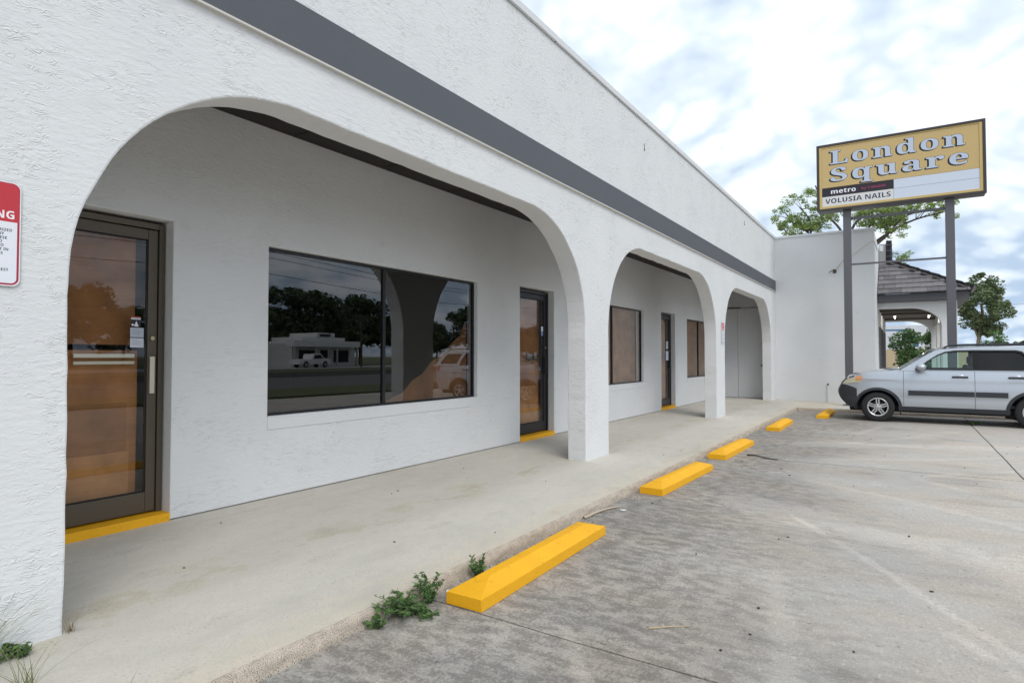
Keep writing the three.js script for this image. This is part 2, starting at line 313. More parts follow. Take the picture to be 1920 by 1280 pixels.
// walkway and its worn kerb
const WY = 0.13, KY = 0.086;
const walkY = (x) => x < -3.46 ? WY : lerp(WY, KY, clamp((x + 3.46) / 0.903));
{
  const walk = new THREE.Group(); walk.name = 'walkway'; walk.userData.kind = 'structure'; walk.userData.label = 'raised concrete walkway along the arcade with a worn kerb'; scene.add(walk);
  const uvw = (x, y, z) => [(x + 5.4) / 3.2, (1.24 - z) / 10.24];
  const fall = new THREE.ExtrudeGeometry(poly([[-5.6, -0.05], [-2.557, -0.05], [-2.557, KY], [-3.46, WY], [-5.6, WY]]), { depth: 35.1, bevelEnabled: false }); fall.translate(0, 0, -21.1);
  obj('slab', setUV(tidy(fall), uvw), M.walk, walk);
  obj('slab', setUV(bx(-2.553, 2.6, -0.05, KY, -18.397, -21.1), uvw), M.walk, walk);
  obj('slab', setUV(bx(-0.72, 1.55, -0.05, WY, -21.104, -33), uvw), M.walk, walk);
  M.walk.bumpMap = concreteBump.clone(); M.walk.bumpMap.repeat.set(3.2 / 1.7, 10.24 / 1.7); M.walk.bumpMap.needsUpdate = true;
  // kerb: a swept profile with chipped, rounded edge
  const prof = [[0.042, KY - 0.001], [0.052, KY - 0.004], [0.062, KY - 0.014], [0.071, KY - 0.030], [0.077, KY - 0.050], [0.082, KY - 0.07], [0.086, -0.03]];
  const sweep = (at, n, len) => {
    const P = [], I = [];
    for (let i = 0; i <= n; i++) { const t = len * i / n; prof.forEach(([a, b], k) => { const e = k ? 1 : 0, w = e * (noise(t * 3, k * 0.4) * 0.009 + noise(t * 17, k * 0.9 + 5) * 0.007), v = e * (noise(t * 9 + 3, k * 0.7) * 0.007 - Math.max(0, noise(t * 2.2, 9)) * (k > 0 && k < 4 ? 0.014 : 0)); P.push(...at(t, a + w, b + v)); }); }
    const m = prof.length;
    for (let i = 0; i < n; i++) for (let k = 0; k < m - 1; k++) { const a = i * m + k, b = a + 1, c = a + m, d = c + 1; I.push(a, b, c, b, d, c); }
    const g = new THREE.BufferGeometry(); g.setAttribute('position', new THREE.Float32BufferAttribute(P, 3)); g.setIndex(I); g.computeVertexNormals();
    const uv = []; for (let i = 0; i <= n; i++) for (let k = 0; k < m; k++) uv.push(k * 0.028, len * i / n); g.setAttribute('uv', new THREE.Float32BufferAttribute(uv, 2)); return g;
  };
  obj('kerb', sweep((t, a, b) => [-2.602 + a, b, 14 - t], 900, 32.44), M.kerb, walk);
  obj('kerb', sweep((t, a, b) => [-2.5 + t, b, -18.44 + a], 160, 5.1), M.kerb, walk);
}
setting('grass_island', [(() => { const s = new THREE.Shape(); s.moveTo(7.6, -24); s.quadraticCurveTo(8.2, -2, 11.9, 8); s.lineTo(12.6, 8); s.lineTo(12.6, -70); s.lineTo(9.6, -70); s.closePath(); const g = new THREE.ExtrudeGeometry(s, { depth: 0.1, bevelEnabled: false, curveSegments: 20 }); g.rotateX(-Math.PI / 2); g.applyMatrix4(new THREE.Matrix4().makeScale(1, 1, -1)); g.translate(0, -0.03, 0); g.computeVertexNormals(); return boxUV(g); })()], M.grass);
setting('road', bx(12.9, 27, -0.11, -0.02, 60, -140), M.asphalt);
setting('far_forecourt', bx(50, 66, -0.11, 0.02, 10, -120), std(L(0.33, 0.32, 0.30), 0.9));

// ------------------------------------------------------------------ the plaza building
const XF = -3.5, XI = -3.77, XB = -5.17, ZEND = -21.0, TOP = 5.30;
const plaza = thing('plaza_building', 'long white stucco shop building with rounded arches and grey band', 'building');
const arches = [[-5.24, 0.58], [1.31, 7.14], [7.87, 13.70], [14.43, 20.26]];   // along -z
{
  // arcade wall: one outline with four arches, edges a little uneven as stucco edges are
  const R = 1.35, SP = 1.86, wob = (a, b) => [a + noise(a * 4 + 31, b * 4) * 0.009 + noise(a * 15, b * 15) * 0.003, b + noise(a * 4, b * 4 + 57) * 0.008 + noise(a * 15 + 9, b * 15) * 0.003];
  const pts = [[21.0, 0.1], [21.0, TOP], [-12, TOP], [-12, 0.1]];
  for (const [a0, a1] of arches) {
    const line = [];
    for (let y = 0.1; y < SP; y += 0.09) line.push([a0, y]);
    for (let k = 0; k <= 24; k++) { const t = k / 24 * Math.PI / 2; line.push([a0 + R - R * Math.cos(t), SP + R * Math.sin(t)]); }
    for (let a = a0 + R + 0.1; a < a1 - R; a += 0.11) line.push([a, SP + R]);
    for (let k = 24; k >= 0; k--) { const t = k / 24 * Math.PI / 2; line.push([a1 - R + R * Math.cos(t), SP + R * Math.sin(t)]); }
    for (let y = SP - 0.04; y > 0.1; y -= 0.09) line.push([a1, y]);
    line.push([a1, 0.1]);
    pts.push(...line.map(([a, b]) => b <= 0.1 ? [a, b] : wob(a, b)));
  }
  obj('arcade_wall', wallPiece(poly(pts), XF, XF - XI, 0.012), M.stucco, plaza);
  obj('grey_band', bx(XF - 0.002, XF + 0.026, 3.615, 3.945, 12, ZEND + 0.004, 0.004), M.band, plaza);
  obj('band_ledge', bx(XF - 0.002, XF + 0.032, 3.598, 3.612, 12, ZEND + 0.004), M.bandEdge, plaza);
  // coping: pressed metal lengths with small overlaps
  let z = 12, k = 0;
  while (z > ZEND) { const z1 = Math.max(ZEND, z - 3.05); const e = (k++ % 2) * 0.003; obj('coping', bx(XF - 0.36, XF + 0.028 + e, TOP + 0.002, TOP + 0.085 + e, z, z1 - (z1 > ZEND ? 0.03 : 0), 0.006), M.coping, plaza); z = z1; }
  for (const [zz, y] of [[-3.62, 4.62], [-16.6, 5.02], [-9.3, 4.9]]) obj('hook', join(cyl(0.004, 0.004, 0.10, [XF + 0.006, y, zz], 8), cyl(0.009, 0.009, 0.02, [XF + 0.008, y - 0.05, zz], 8)), M.frame, plaza);

  // back wall of the arcade with its openings
  const win = [[3.60, 7.02, 0.91, 2.575], [10.25, 13.65, 0.89, 2.59], [17.03, 20.42, 0.88, 2.57]], dor = [[1.56, 2.685], [8.165, 9.29], [14.87, 15.98]];
  const bw = poly([[-12, 0.138], ...dor.flatMap(([a0, a1]) => [[a0, 0.138], [a0, 2.645], [a1, 2.645], [a1, 0.138]]), [21.0, 0.138], [21.0, 3.74], [-12, 3.74]]);
  for (const [a0, a1, b0, b1] of win) bw.holes.push(hole(rect(a0, a1, b0, b1)));
  obj('back_wall', wallPiece(bw, XB, 0.20, 0.008), M.stuccoBack, plaza);
  // apron ridge under each window
  for (const [a0, a1, b0] of win) obj('apron', bx(XB - 0.002, XB + 0.010, b0 - 0.118, b0 - 0.010, -a0 + 0.005, -a1 + 0.17, 0.003), M.stuccoSoft, plaza);
  // dark ceiling of the arcade in boards
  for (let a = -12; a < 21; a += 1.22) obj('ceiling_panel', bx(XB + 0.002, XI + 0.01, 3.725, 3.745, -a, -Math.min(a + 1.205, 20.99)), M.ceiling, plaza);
  obj('roof', bx(-13, XI - 0.02, 3.76, 3.98, 12, ZEND), M.bandEdge, plaza);
  obj('floor', bx(-13, XB - 0.2, -0.05, WY - 0.01, 12, ZEND), M.carpet, plaza);
  obj('rear_wall', bx(-13.2, -13.0, -0.05, 5.2, 12, ZEND), M.interior, plaza);
  obj('party_wall', bx(-13, XB - 0.205, WY, 3.755, 12.2, 12.0), M.interior, plaza);
  for (const a of [9.75, 16.4, 0.9]) obj('party_wall', bx(-13, XB - 0.205, WY, 3.755, -a, -a - 0.12), M.interior, plaza);

  // aluminium storefront doors
  const door = (a0, a1, fm, rightPull) => {
    const d = part('door', plaza), x0 = XB - 0.165, x1 = XB - 0.115, y0 = 0.20, y1 = 2.62;
    const fr = (p, q, r, s, xa = x0, xb = x1) => bx(xa, xb, r, s, -p, -q, 0.004);
    obj('frame', [fr(a0 + 0.01, a0 + 0.055, y0, y1), fr(a1 - 0.055, a1 - 0.01, y0, y1), fr(a0 + 0.056, a1 - 0.056, y1 - 0.05, y1)], fm, d);
    const s0 = a0 + 0.062, s1 = a1 - 0.062, t = y1 - 0.058, b = y0 + 0.012, xa = x0 + 0.006, xb = x1 - 0.012;
    obj('leaf', [fr(s0, s0 + 0.075, b, t, xa, xb), fr(s1 - 0.075, s1, b, t, xa, xb), fr(s0 + 0.076, s1 - 0.076, t - 0.085, t, xa, xb), fr(s0 + 0.076, s1 - 0.076, b, b + 0.165, xa, xb)], fm, d);
    const g0 = s0 + 0.076, g1 = s1 - 0.076, gb = b + 0.166, gt = t - 0.086;
    obj('gasket', [fr(g0, g0 + 0.012, gb, gt, xa + 0.008, xb - 0.010), fr(g1 - 0.012, g1, gb, gt, xa + 0.008, xb - 0.010), fr(g0 + 0.013, g1 - 0.013, gt - 0.012, gt, xa + 0.008, xb - 0.010), fr(g0 + 0.013, g1 - 0.013, gb, gb + 0.012, xa + 0.008, xb - 0.010)], M.gasket, d);
    const xg = (xa + xb) / 2, pane = new THREE.PlaneGeometry(g1 - g0 - 0.024, gt - gb - 0.024); pane.rotateY(Math.PI / 2); pane.translate(xg, (gb + gt) / 2, -(g0 + g1) / 2);
    obj('glass_pane', pane, M.glass, d);
    const gm = (g0 + g1) / 2; obj('push_bar', [fr(gm - 0.09, g1 - 0.075, 1.435, 1.462, xg - 0.050, xg - 0.030), fr(gm - 0.09, g1 - 0.075, 1.488, 1.522, xg - 0.050, xg - 0.030)], fm === M.frame ? M.alu : fm, d);
    obj('pull_plate', fr(s1 - 0.062, s1 - 0.022, 1.19, 1.50, xb, xb + 0.022), rightPull ? M.alu : fm, d);
    obj('lock', cyl(0.017, 0.017, 0.016, [xb + 0.008, 1.652, -(s1 - 0.04)], 20, 'x'), M.brass, d);
    obj('threshold', bx(XB - 0.19, XB + 0.012, 0.118, 0.198, -a0 - 0.002, -a1 + 0.002, 0.008), M.yellow, d);
    return { g0, g1, gb, gt, xg, d };
  };
  const d1 = door(...dor[0], M.frame, true), d2 = door(...dor[1], M.frameDark, false), d3 = door(...dor[2], M.frameDark, false);
  // notices stuck to the glass
  const note = (D, z, y, w, h, draw, name = 'notice') => {
    const c = document.createElement('canvas'); c.width = 128; c.height = Math.round(128 * h / w); draw(c.getContext('2d'), c.width, c.height);
    const t = new THREE.CanvasTexture(c); t.colorSpace = THREE.SRGBColorSpace; const g = new THREE.PlaneGeometry(w, h); g.rotateY(Math.PI / 2); g.translate(D.xg + 0.003, y, z);
    obj(name, g, std(0xffffff, 0.6, { map: t }), D.d);
  };
  const lines = (x, w, h, n, col = '#8a93a3') => { x.fillStyle = col; for (let i = 0; i < n; i++) x.fillRect(w * 0.12, h * (0.22 + i * 0.6 / n), w * (0.5 + 0.26 * ((i * 37) % 10) / 10), h * 0.035); };
  note(d1, -(d1.g1 - 0.075), 1.612, 0.105, 0.078, (x, w, h) => { x.fillStyle = '#ccd0d8'; x.fillRect(0, 0, w, h); lines(x, w, h, 3); });
  note(d1, -(d1.g1 - 0.075), 1.697, 0.105, 0.078, (x, w, h) => { x.fillStyle = '#b4bcc8'; x.fillRect(0, 0, w, h); lines(x, w, h, 3, '#707a8c'); });
  note(d1, -(d1.g1 - 0.085), 1.785, 0.075, 0.085, (x, w, h) => { x.fillStyle = '#20222a'; x.fillRect(0, 0, w, h); x.fillStyle = '#d9dbe0'; x.fillRect(0, h * 0.12, w, h * 0.16); x.fillStyle = '#c9564f'; x.fillRect(0, 0, w, h * 0.10); x.fillStyle = '#e8e8ec'; x.beginPath(); x.moveTo(w * 0.3, h * 0.95); x.lineTo(w * 0.55, h * 0.4); x.lineTo(w * 0.8, h * 0.95); x.fill(); x.beginPath(); x.arc(w * 0.18, h * 0.8, w * 0.12, 0, 7); x.fill(); });
  note(d2, -(d2.g1 - 0.04), 1.94, 0.07, 0.16, (x, w, h) => { x.fillStyle = '#e3e5ec'; x.fillRect(0, 0, w, h); x.fillStyle = '#7f8bb0'; x.fillRect(0, h * 0.5, w, h * 0.5); });
  note(d3, -(d3.g1 - 0.12), 1.52, 0.20, 0.24, (x, w, h) => { x.fillStyle = '#dfe3ea'; x.fillRect(0, 0, w, h); lines(x, w, h, 4); });
  note(d3, -(d3.g1 - 0.12), 1.80, 0.16, 0.2, (x, w, h) => { x.fillStyle = '#c5cad3'; x.fillRect(0, 0, w, h); lines(x, w, h, 3); });
  note(d3, -(d3.g0 + 0.14), 1.40, 0.22, 0.2, (x, w, h) => { x.fillStyle = '#5d6f8c'; x.fillRect(0, 0, w, h); lines(x, w, h, 3, '#aab6c8'); });

  // fixed windows
  const windowAt = ([a0, a1, b0, b1], mull, pane, fm) => {
    const w = part('window', plaza), x0 = XB - 0.105, x1 = XB - 0.060, f = 0.034;
    const fr = (p, q, r, s) => bx(x0, x1, r, s, -p, -q, 0.003);
    obj('frame', [fr(a0 + 0.009, a0 + f, b0 + 0.009, b1 - 0.009), fr(a1 - f, a1 - 0.009, b0 + 0.009, b1 - 0.009), fr(a0 + f, a1 - f, b1 - f, b1 - 0.009), fr(a0 + f, a1 - f, b0 + 0.009, b0 + f)], fm, w);
    const cuts = [a0 + f, ...mull.flatMap((m) => [m - 0.022, m + 0.022]), a1 - f];
    for (const m of mull) obj('mullion', fr(m - 0.0215, m + 0.0215, b0 + f + 0.001, b1 - f - 0.001), fm, w);
    for (let i = 0; i < cuts.length; i += 2) { const g = new THREE.PlaneGeometry(cuts[i + 1] - cuts[i], b1 - b0 - 2 * f); g.rotateY(Math.PI / 2); g.translate((x0 + x1) / 2, (b0 + b1) / 2, -(cuts[i] + cuts[i + 1]) / 2); obj('glass_pane', g, pane, w); }
    obj('sill', bx(XB - 0.19, XB - 0.004, b0 - 0.002, b0 + 0.008, -a0 - 0.009, -a1 + 0.009), M.stuccoSoft, w);
    return (x0 + x1) / 2;
  };
  windowAt(win[0], [5.215], M.tint, M.frameDark);
  windowAt(win[1], [11.95], M.glass, M.frameDark);
  windowAt(win[2], [18.37], M.glass, M.frameDark);

  // brown paper taped inside the glass, slightly buckled
  const paper = (a0, a1, b0, b1, x, mat, label, seedK, cut) => {
    const g = new THREE.PlaneGeometry(a1 - a0, b1 - b0, 40, 40); g.rotateY(Math.PI / 2); g.translate(x, (b0 + b1) / 2, -(a0 + a1) / 2);
    const p = g.attributes.position; for (let i = 0; i < p.count; i++) p.setX(i, p.getX(i) + noise(p.getZ(i) * 2.2 + seedK, p.getY(i) * 1.3) * 0.006 + noise(p.getZ(i) * 6 + seedK, p.getY(i) * 3.3) * 0.002);
    g.computeVertexNormals();
    const o = obj('paper_sheet', setUV(g, (x2, y, z) => [-z, y]), mat); return tag(o, label, 'paper', 'brown paper hung inside the shop glass');
  };
  paper(d1.g0 - 0.03, d1.g1 - 0.05, 1.595, 2.6, XB - 0.235, M.kraftB, 'upper brown paper sheet behind the door glass with stuck notices and steel pull', 1);
  paper(d1.g0 - 0.03, d1.g1 - 0.03, 0.25, 1.55, XB - 0.228, M.kraft, 'lower brown paper sheet behind the door glass with stuck notices and steel pull', 2);
  paper(d1.g0 - 0.03, d1.g1 - 0.09, 0.24, 0.72, XB - 0.219, M.kraftC, 'short pale paper sheet at the foot of the door with stuck notices', 9);
  paper(d1.g0 - 0.03, d1.g1 - 0.11, 0.66, 1.12, XB - 0.222, M.kraftB, 'middle paper sheet overlapping the lower one in the door with stuck notices', 8);
  paper(d2.g0 - 0.03, d2.g1 - 0.06, 0.25, 1.0, XB - 0.222, M.kraftC, 'pale lower paper sheet behind the black door next to the wide dark window', 7);
  paper(d2.g0 - 0.03, d2.g1 + 0.02, 0.25, 2.6, XB - 0.240, M.kraftB, 'brown paper sheet behind the black door next to the wide dark window', 3);
  paper(d3.g0 - 0.03, d3.g1 + 0.02, 0.25, 2.6, XB - 0.235, M.kraft, 'brown paper sheet behind the narrow looking door between two papered windows', 4);
  paper(10.2, 13.7, 0.86, 2.64, XB - 0.24, M.kraftPale, 'brown paper sheet filling the window between black door and far door', 5);
  paper(17.0, 20.5, 0.86, 2.6, XB - 0.24, M.kraftPale, 'brown paper sheet filling the window next to the grey end closure', 6);
  // a loose sheet slumped in the corner of the big window
  {
    const s = poly([[5.35, 0.93], [7.0, 0.93], [7.0, 2.0], [6.93, 1.93], [6.86, 1.80], [6.70, 1.71], [6.55, 1.60], [6.40, 1.50], [6.22, 1.42], [6.05, 1.27], [5.86, 1.19], [5.66, 1.03], [5.50, 0.99]]), g = new THREE.ExtrudeGeometry(s, { depth: 0.004, bevelEnabled: false });
    g.applyMatrix4(new THREE.Matrix4().set(0, 0, 1, XB - 0.20, 0, 1, 0, 0, -1, 0, 0, 0, 0, 0, 0, 1));
    tag(obj('paper_sheet', boxUV(g), std(L(0.78, 0.37, 0.14), 0.75, { map: paperTex })), 'torn slanting orange brown paper in the corner of the wide dark window', 'paper', 'brown paper hung inside the shop glass');
  }
  // closed-off end of the arcade
  const end = part('end_closure', plaza);
  obj('panel', bx(XB + 0.004, -4.66, WY + 0.012, 3.09, ZEND + 0.02, ZEND + 0.062, 0.004), M.greyDoor, end);
  obj('door_leaf', bx(-4.652, -3.84, WY + 0.012, 3.09, ZEND + 0.02, ZEND + 0.055, 0.004), M.greyDoor, end);
  obj('door_jamb', bx(-3.832, XI + 0.003, WY + 0.002, 3.10, ZEND + 0.02, ZEND + 0.075, 0.004), M.greyDoor, end);
  obj('top_rail', bx(XB + 0.004, -4.55, 3.10, 3.125, ZEND + 0.02, ZEND + 0.085), M.frame, end);
  obj('header', bx(XB + 0.004, XI + 0.003, 3.128, 3.72, ZEND + 0.02, ZEND + 0.05), M.greyDoor, end);
  const kb = obj('knob', new THREE.SphereGeometry(0.032, 16, 12), M.frameDark, end); kb.position.set(-3.9, 1.2, ZEND + 0.10);

  // wing that projects at the far end
  const wingX = -0.72;
  obj('wing_wall', bx(XB, wingX, -0.05, TOP, ZEND - 0.002, ZEND - 0.3, 0.012), M.stuccoSoft, plaza);
  obj('wing_side_wall', bx(wingX - 0.3, wingX - 0.002, -0.05, TOP - 0.004, ZEND - 0.302, -33), M.stuccoSoft, plaza);
  obj('wing_coping', bx(XF + 0.03, wingX + 0.025, TOP + 0.002, TOP + 0.075, ZEND + 0.024, ZEND - 0.33, 0.006), M.coping, plaza);
  obj('wing_roof', bx(-13, wingX - 0.31, 4.9, 5.0, ZEND - 0.31, -33), M.bandEdge, plaza);
}
// small things on the wing wall
tag(obj('wall_cable', tube([[-1.74, 4.17, -20.985], [-1.62, 4.36, -20.975], [-1.30, 4.58, -20.95], [-1.0, 4.80, -20.95], [-0.74, 4.96, -20.96], [-0.69, 4.85, -21.0], [-0.66, 4.7, -21.3]], 0.011), M.alu), 'thin grey cable looping across the top of the wing wall', 'cable');
{
  const t = thing('wall_lamp_bracket', 'small dark bracket high on the white wing wall beside sign post', 'bracket', [-1.78, 4.13, -20.998]);
  obj('plate', bx(-0.05, 0.05, -0.06, 0.06, 0, 0.012, 0.004), M.frame, t); obj('arm', tube([[0, 0, 0.01], [-0.02, 0.02, 0.09], [-0.10, -0.01, 0.13], [-0.14, -0.05, 0.14]], 0.014), M.frame, t);
  const p = thing('wall_pipe', 'thin white vent pipe with dark cap against the wing wall', 'pipe', [-2.0, KY, -20.965]);
  obj('tube', cyl(0.014, 0.014, 0.53, [0, 0.265, 0], 12), M.coping, p); obj('cap', cyl(0.024, 0.02, 0.05, [0, 0.545, 0], 12), M.frameDark, p);
}

// ------------------------------------------------------------------ neighbouring arcade with a tiled hip roof
{
  const t = thing('tiled_arcade', 'white arched breezeway under a dark grey tiled hip roof', 'building');
  const X0 = -0.72, X1 = 1.38, ZF = -23.0, ZR = -32.2;
  const gable = (zf) => {
    const p = [[X0 + 0.002, 3.05], [X0 + 0.002, 3.24], [X1, 3.24], [X1, 0.1], [0.98, 0.1], [0.98, 2.35]];
    for (let k = 0; k <= 14; k++) { const a = k / 14 * Math.PI / 2; p.push([0.98 - 0.85 + 0.85 * Math.cos(a), 2.45 + 0.6 * Math.sin(a)]); }
    return facePiece(poly(p), zf, 0.32, 0.01);
  };
  obj('gable_wall', gable(ZF), M.stuccoSoft, t); obj('gable_wall', gable(ZR + 0.32), M.stuccoSoft, t);
  obj('side_beam', bx(1.08, X1 - 0.004, 2.75, 3.24, ZF - 0.324, ZR + 0.324), M.stuccoSoft, t);
  for (const z of [-25.9, -28.9]) obj('pillar', bx(1.06, X1 - 0.008, 0.1, 2.748, z, z - 0.42, 0.012), M.stuccoSoft, t);
  obj('ceiling', bx(X0 + 0.004, 1.078, 3.12, 3.2, ZF - 0.324, ZR + 0.324), std(L(0.20, 0.19, 0.17), 0.8), t);
  for (let z = -24.6; z > -31; z -= 1.9) obj('ceiling_joist', bx(X0 + 0.006, 1.076, 3.03, 3.118, z, z - 0.09), std(L(0.12, 0.11, 0.10), 0.8), t);
  // shop front along the wing's side
  const fr = std(L(0.17, 0.165, 0.17), 0.6);
  for (const z of [-23.9, -24.7, -25.9, -27.1, -28.6, -30.1]) obj('shopfront_post', bx(X0 - 0.001, X0 + 0.05, 0.13, 2.5, z, z - 0.10), fr, t);
  for (const [z0, z1] of [[-24.005, -24.695], [-24.805, -25.895], [-26.005, -27.095], [-27.205, -28.595], [-28.705, -30.095]]) obj('shop_glass', bx(X0 + 0.002, X0 + 0.02, 0.3, 2.45, z0, z1), phy(L(0.20, 0.21, 0.22), 0.08), t);
  // fascia and eaves
  const EX = 1.66, EZ = -22.68, EY = 3.24, FT = 3.48;
  obj('fascia', [bx(X0 + 0.004, EX, EY, FT, EZ, EZ - 0.03), bx(EX - 0.03, EX, EY, FT, EZ - 0.032, -32.5)], M.fascia, t);
  obj('soffit', bx(X0 + 0.004, EX - 0.032, EY + 0.004, EY + 0.02, EZ - 0.034, -32.5), M.fascia, t);
  // tiled roof: deck plus single tiles, course by course
  const pitch = 0.585, run = EX + 0.05 - X0, rise = run * pitch;
  const deck = new THREE.BufferGeometry(), A = [X0, FT, EZ + 0.05], B = [EX + 0.05, FT, EZ + 0.05], C = [X0, FT + rise, EZ + 0.05 - run], D = [EX + 0.05, FT, -32.5], E2 = [X0, FT + rise, -32.5];
  deck.setAttribute('position', new THREE.Float32BufferAttribute([...A, ...B, ...C, ...B, ...D, ...C, ...C, ...D, ...E2], 3)); deck.computeVertexNormals();
  const roof = obj('roof', boxUV(deck), M.tileB, t);
  const course = 0.30, nC = Math.ceil(run / course), ang = Math.atan(pitch), mats = [M.tile, M.tileB, M.tileC];
  const tg = {};
  const tileGeo = (w) => tg[w.toFixed(2)] ??= (() => { const g = new RoundedBoxGeometry(w - 0.008, 0.035, (course + 0.07) / Math.cos(ang), 1, 0.008); return boxUV(g); })();
  for (let c = 0; c < nC; c++) {
    const h = c * course, x1 = EX + 0.05 - h;      // right end of this course on the hip
    let x = X0 + 0.01 - (c % 2 ? 0.16 : 0); 
    while (x < x1 - 0.03) {
      const a = Math.max(x, X0 + 0.01), b = Math.min(x + 0.33, x1 - 0.02); x += 0.33; if (b - a < 0.05) continue;
      const m = obj('roof_tile', tileGeo(Math.round((b - a) * 50) / 50), mats[Math.floor(rnd() * 3)], roof);
      m.position.set((a + b) / 2, FT + (h + course / 2) * pitch + 0.034 + rr(-0.003, 0.004), EZ + 0.05 - h - course / 2 + 0.02); m.rotation.x = ang - 0.07;
    }
  }
  const side = [];
  for (let c = 0; c < nC; c++) {
    const h = c * course;
    for (let z = EZ + 0.05 - h - 0.05; z > -32.4; z -= 0.33) { const g = new THREE.BoxGeometry((course + 0.07) / Math.cos(ang), 0.035, 0.322); g.rotateZ(-(ang - 0.07)); g.translate(EX + 0.05 - h - course / 2 + 0.02, FT + (h + course / 2) * pitch + 0.034 + rr(-0.003, 0.004), z - 0.16); side.push(boxUV(g)); }
  }
  stuff(obj('side_slope_tiles', side, M.tile, roof));
  // hip caps
  const n = 9; for (let i = 0; i < n; i++) {
    const f = (i + 0.5) / n, g = new THREE.CylinderGeometry(0.10, 0.125, run * 1.55 / n + 0.05, 12, 1, false, 0, Math.PI); g.rotateZ(Math.PI / 2); g.rotateX(-Math.PI / 2);
    const m = obj('hip_cap', boxUV(g), mats[i % 3], roof);
    m.position.set(EX + 0.05 - run * f, FT + rise * f + 0.055, EZ + 0.05 - run * f);
    m.quaternion.setFromUnitVectors(new THREE.Vector3(1, 0, 0), new THREE.Vector3(run, -rise, run).normalize());
  }
  // strip lamps under the ceiling
  for (const x of [-0.30, 0.78]) {
    const l = thing('strip_lamp', 'short lit fluorescent strip under the breezeway ceiling', 'lamp', [x, 3.02, -27.4], 0, 'strip lamps in the breezeway');
    obj('housing', bx(-0.05, 0.05, -0.010, 0.012, -0.62, 0.62), M.frame, l);
    obj('tube', cyl(0.02, 0.02, 1.2, [0, -0.035, 0], 12, 'z'), new THREE.MeshStandardMaterial({ color: 0xffffff, emissive: L(1, 0.97, 0.9), emissiveIntensity: 1.6 }), l);
    const pl = new THREE.PointLight(L(1, 0.96, 0.9), 0.35); pl.position.set(x, 2.90, -27.4); pl.castShadow = true; scene.add(pl);
  }
  const u = thing('rooftop_unit', 'grey metal box with dark round fan housing at the roof edge', 'rooftop unit', [-0.56, 4.62, -24.75]);
  obj('box', bx(-0.15, 0.06, 0, 0.80, -0.2, 0.12, 0.01), std(L(0.36, 0.36, 0.35), 0.6), u); obj('plate', bx(-0.13, -0.02, 0.55, 0.75, 0.122, 0.13), M.white, u);
  obj('fan_housing', cyl(0.09, 0.10, 0.86, [0.15, 0.47, 0.08], 20), M.frameDark, u); obj('rib', [0.15, 0.35, 0.55, 0.75].map((y) => cyl(0.107, 0.107, 0.025, [0.15, y, 0.08], 20)), M.pole, u);
}

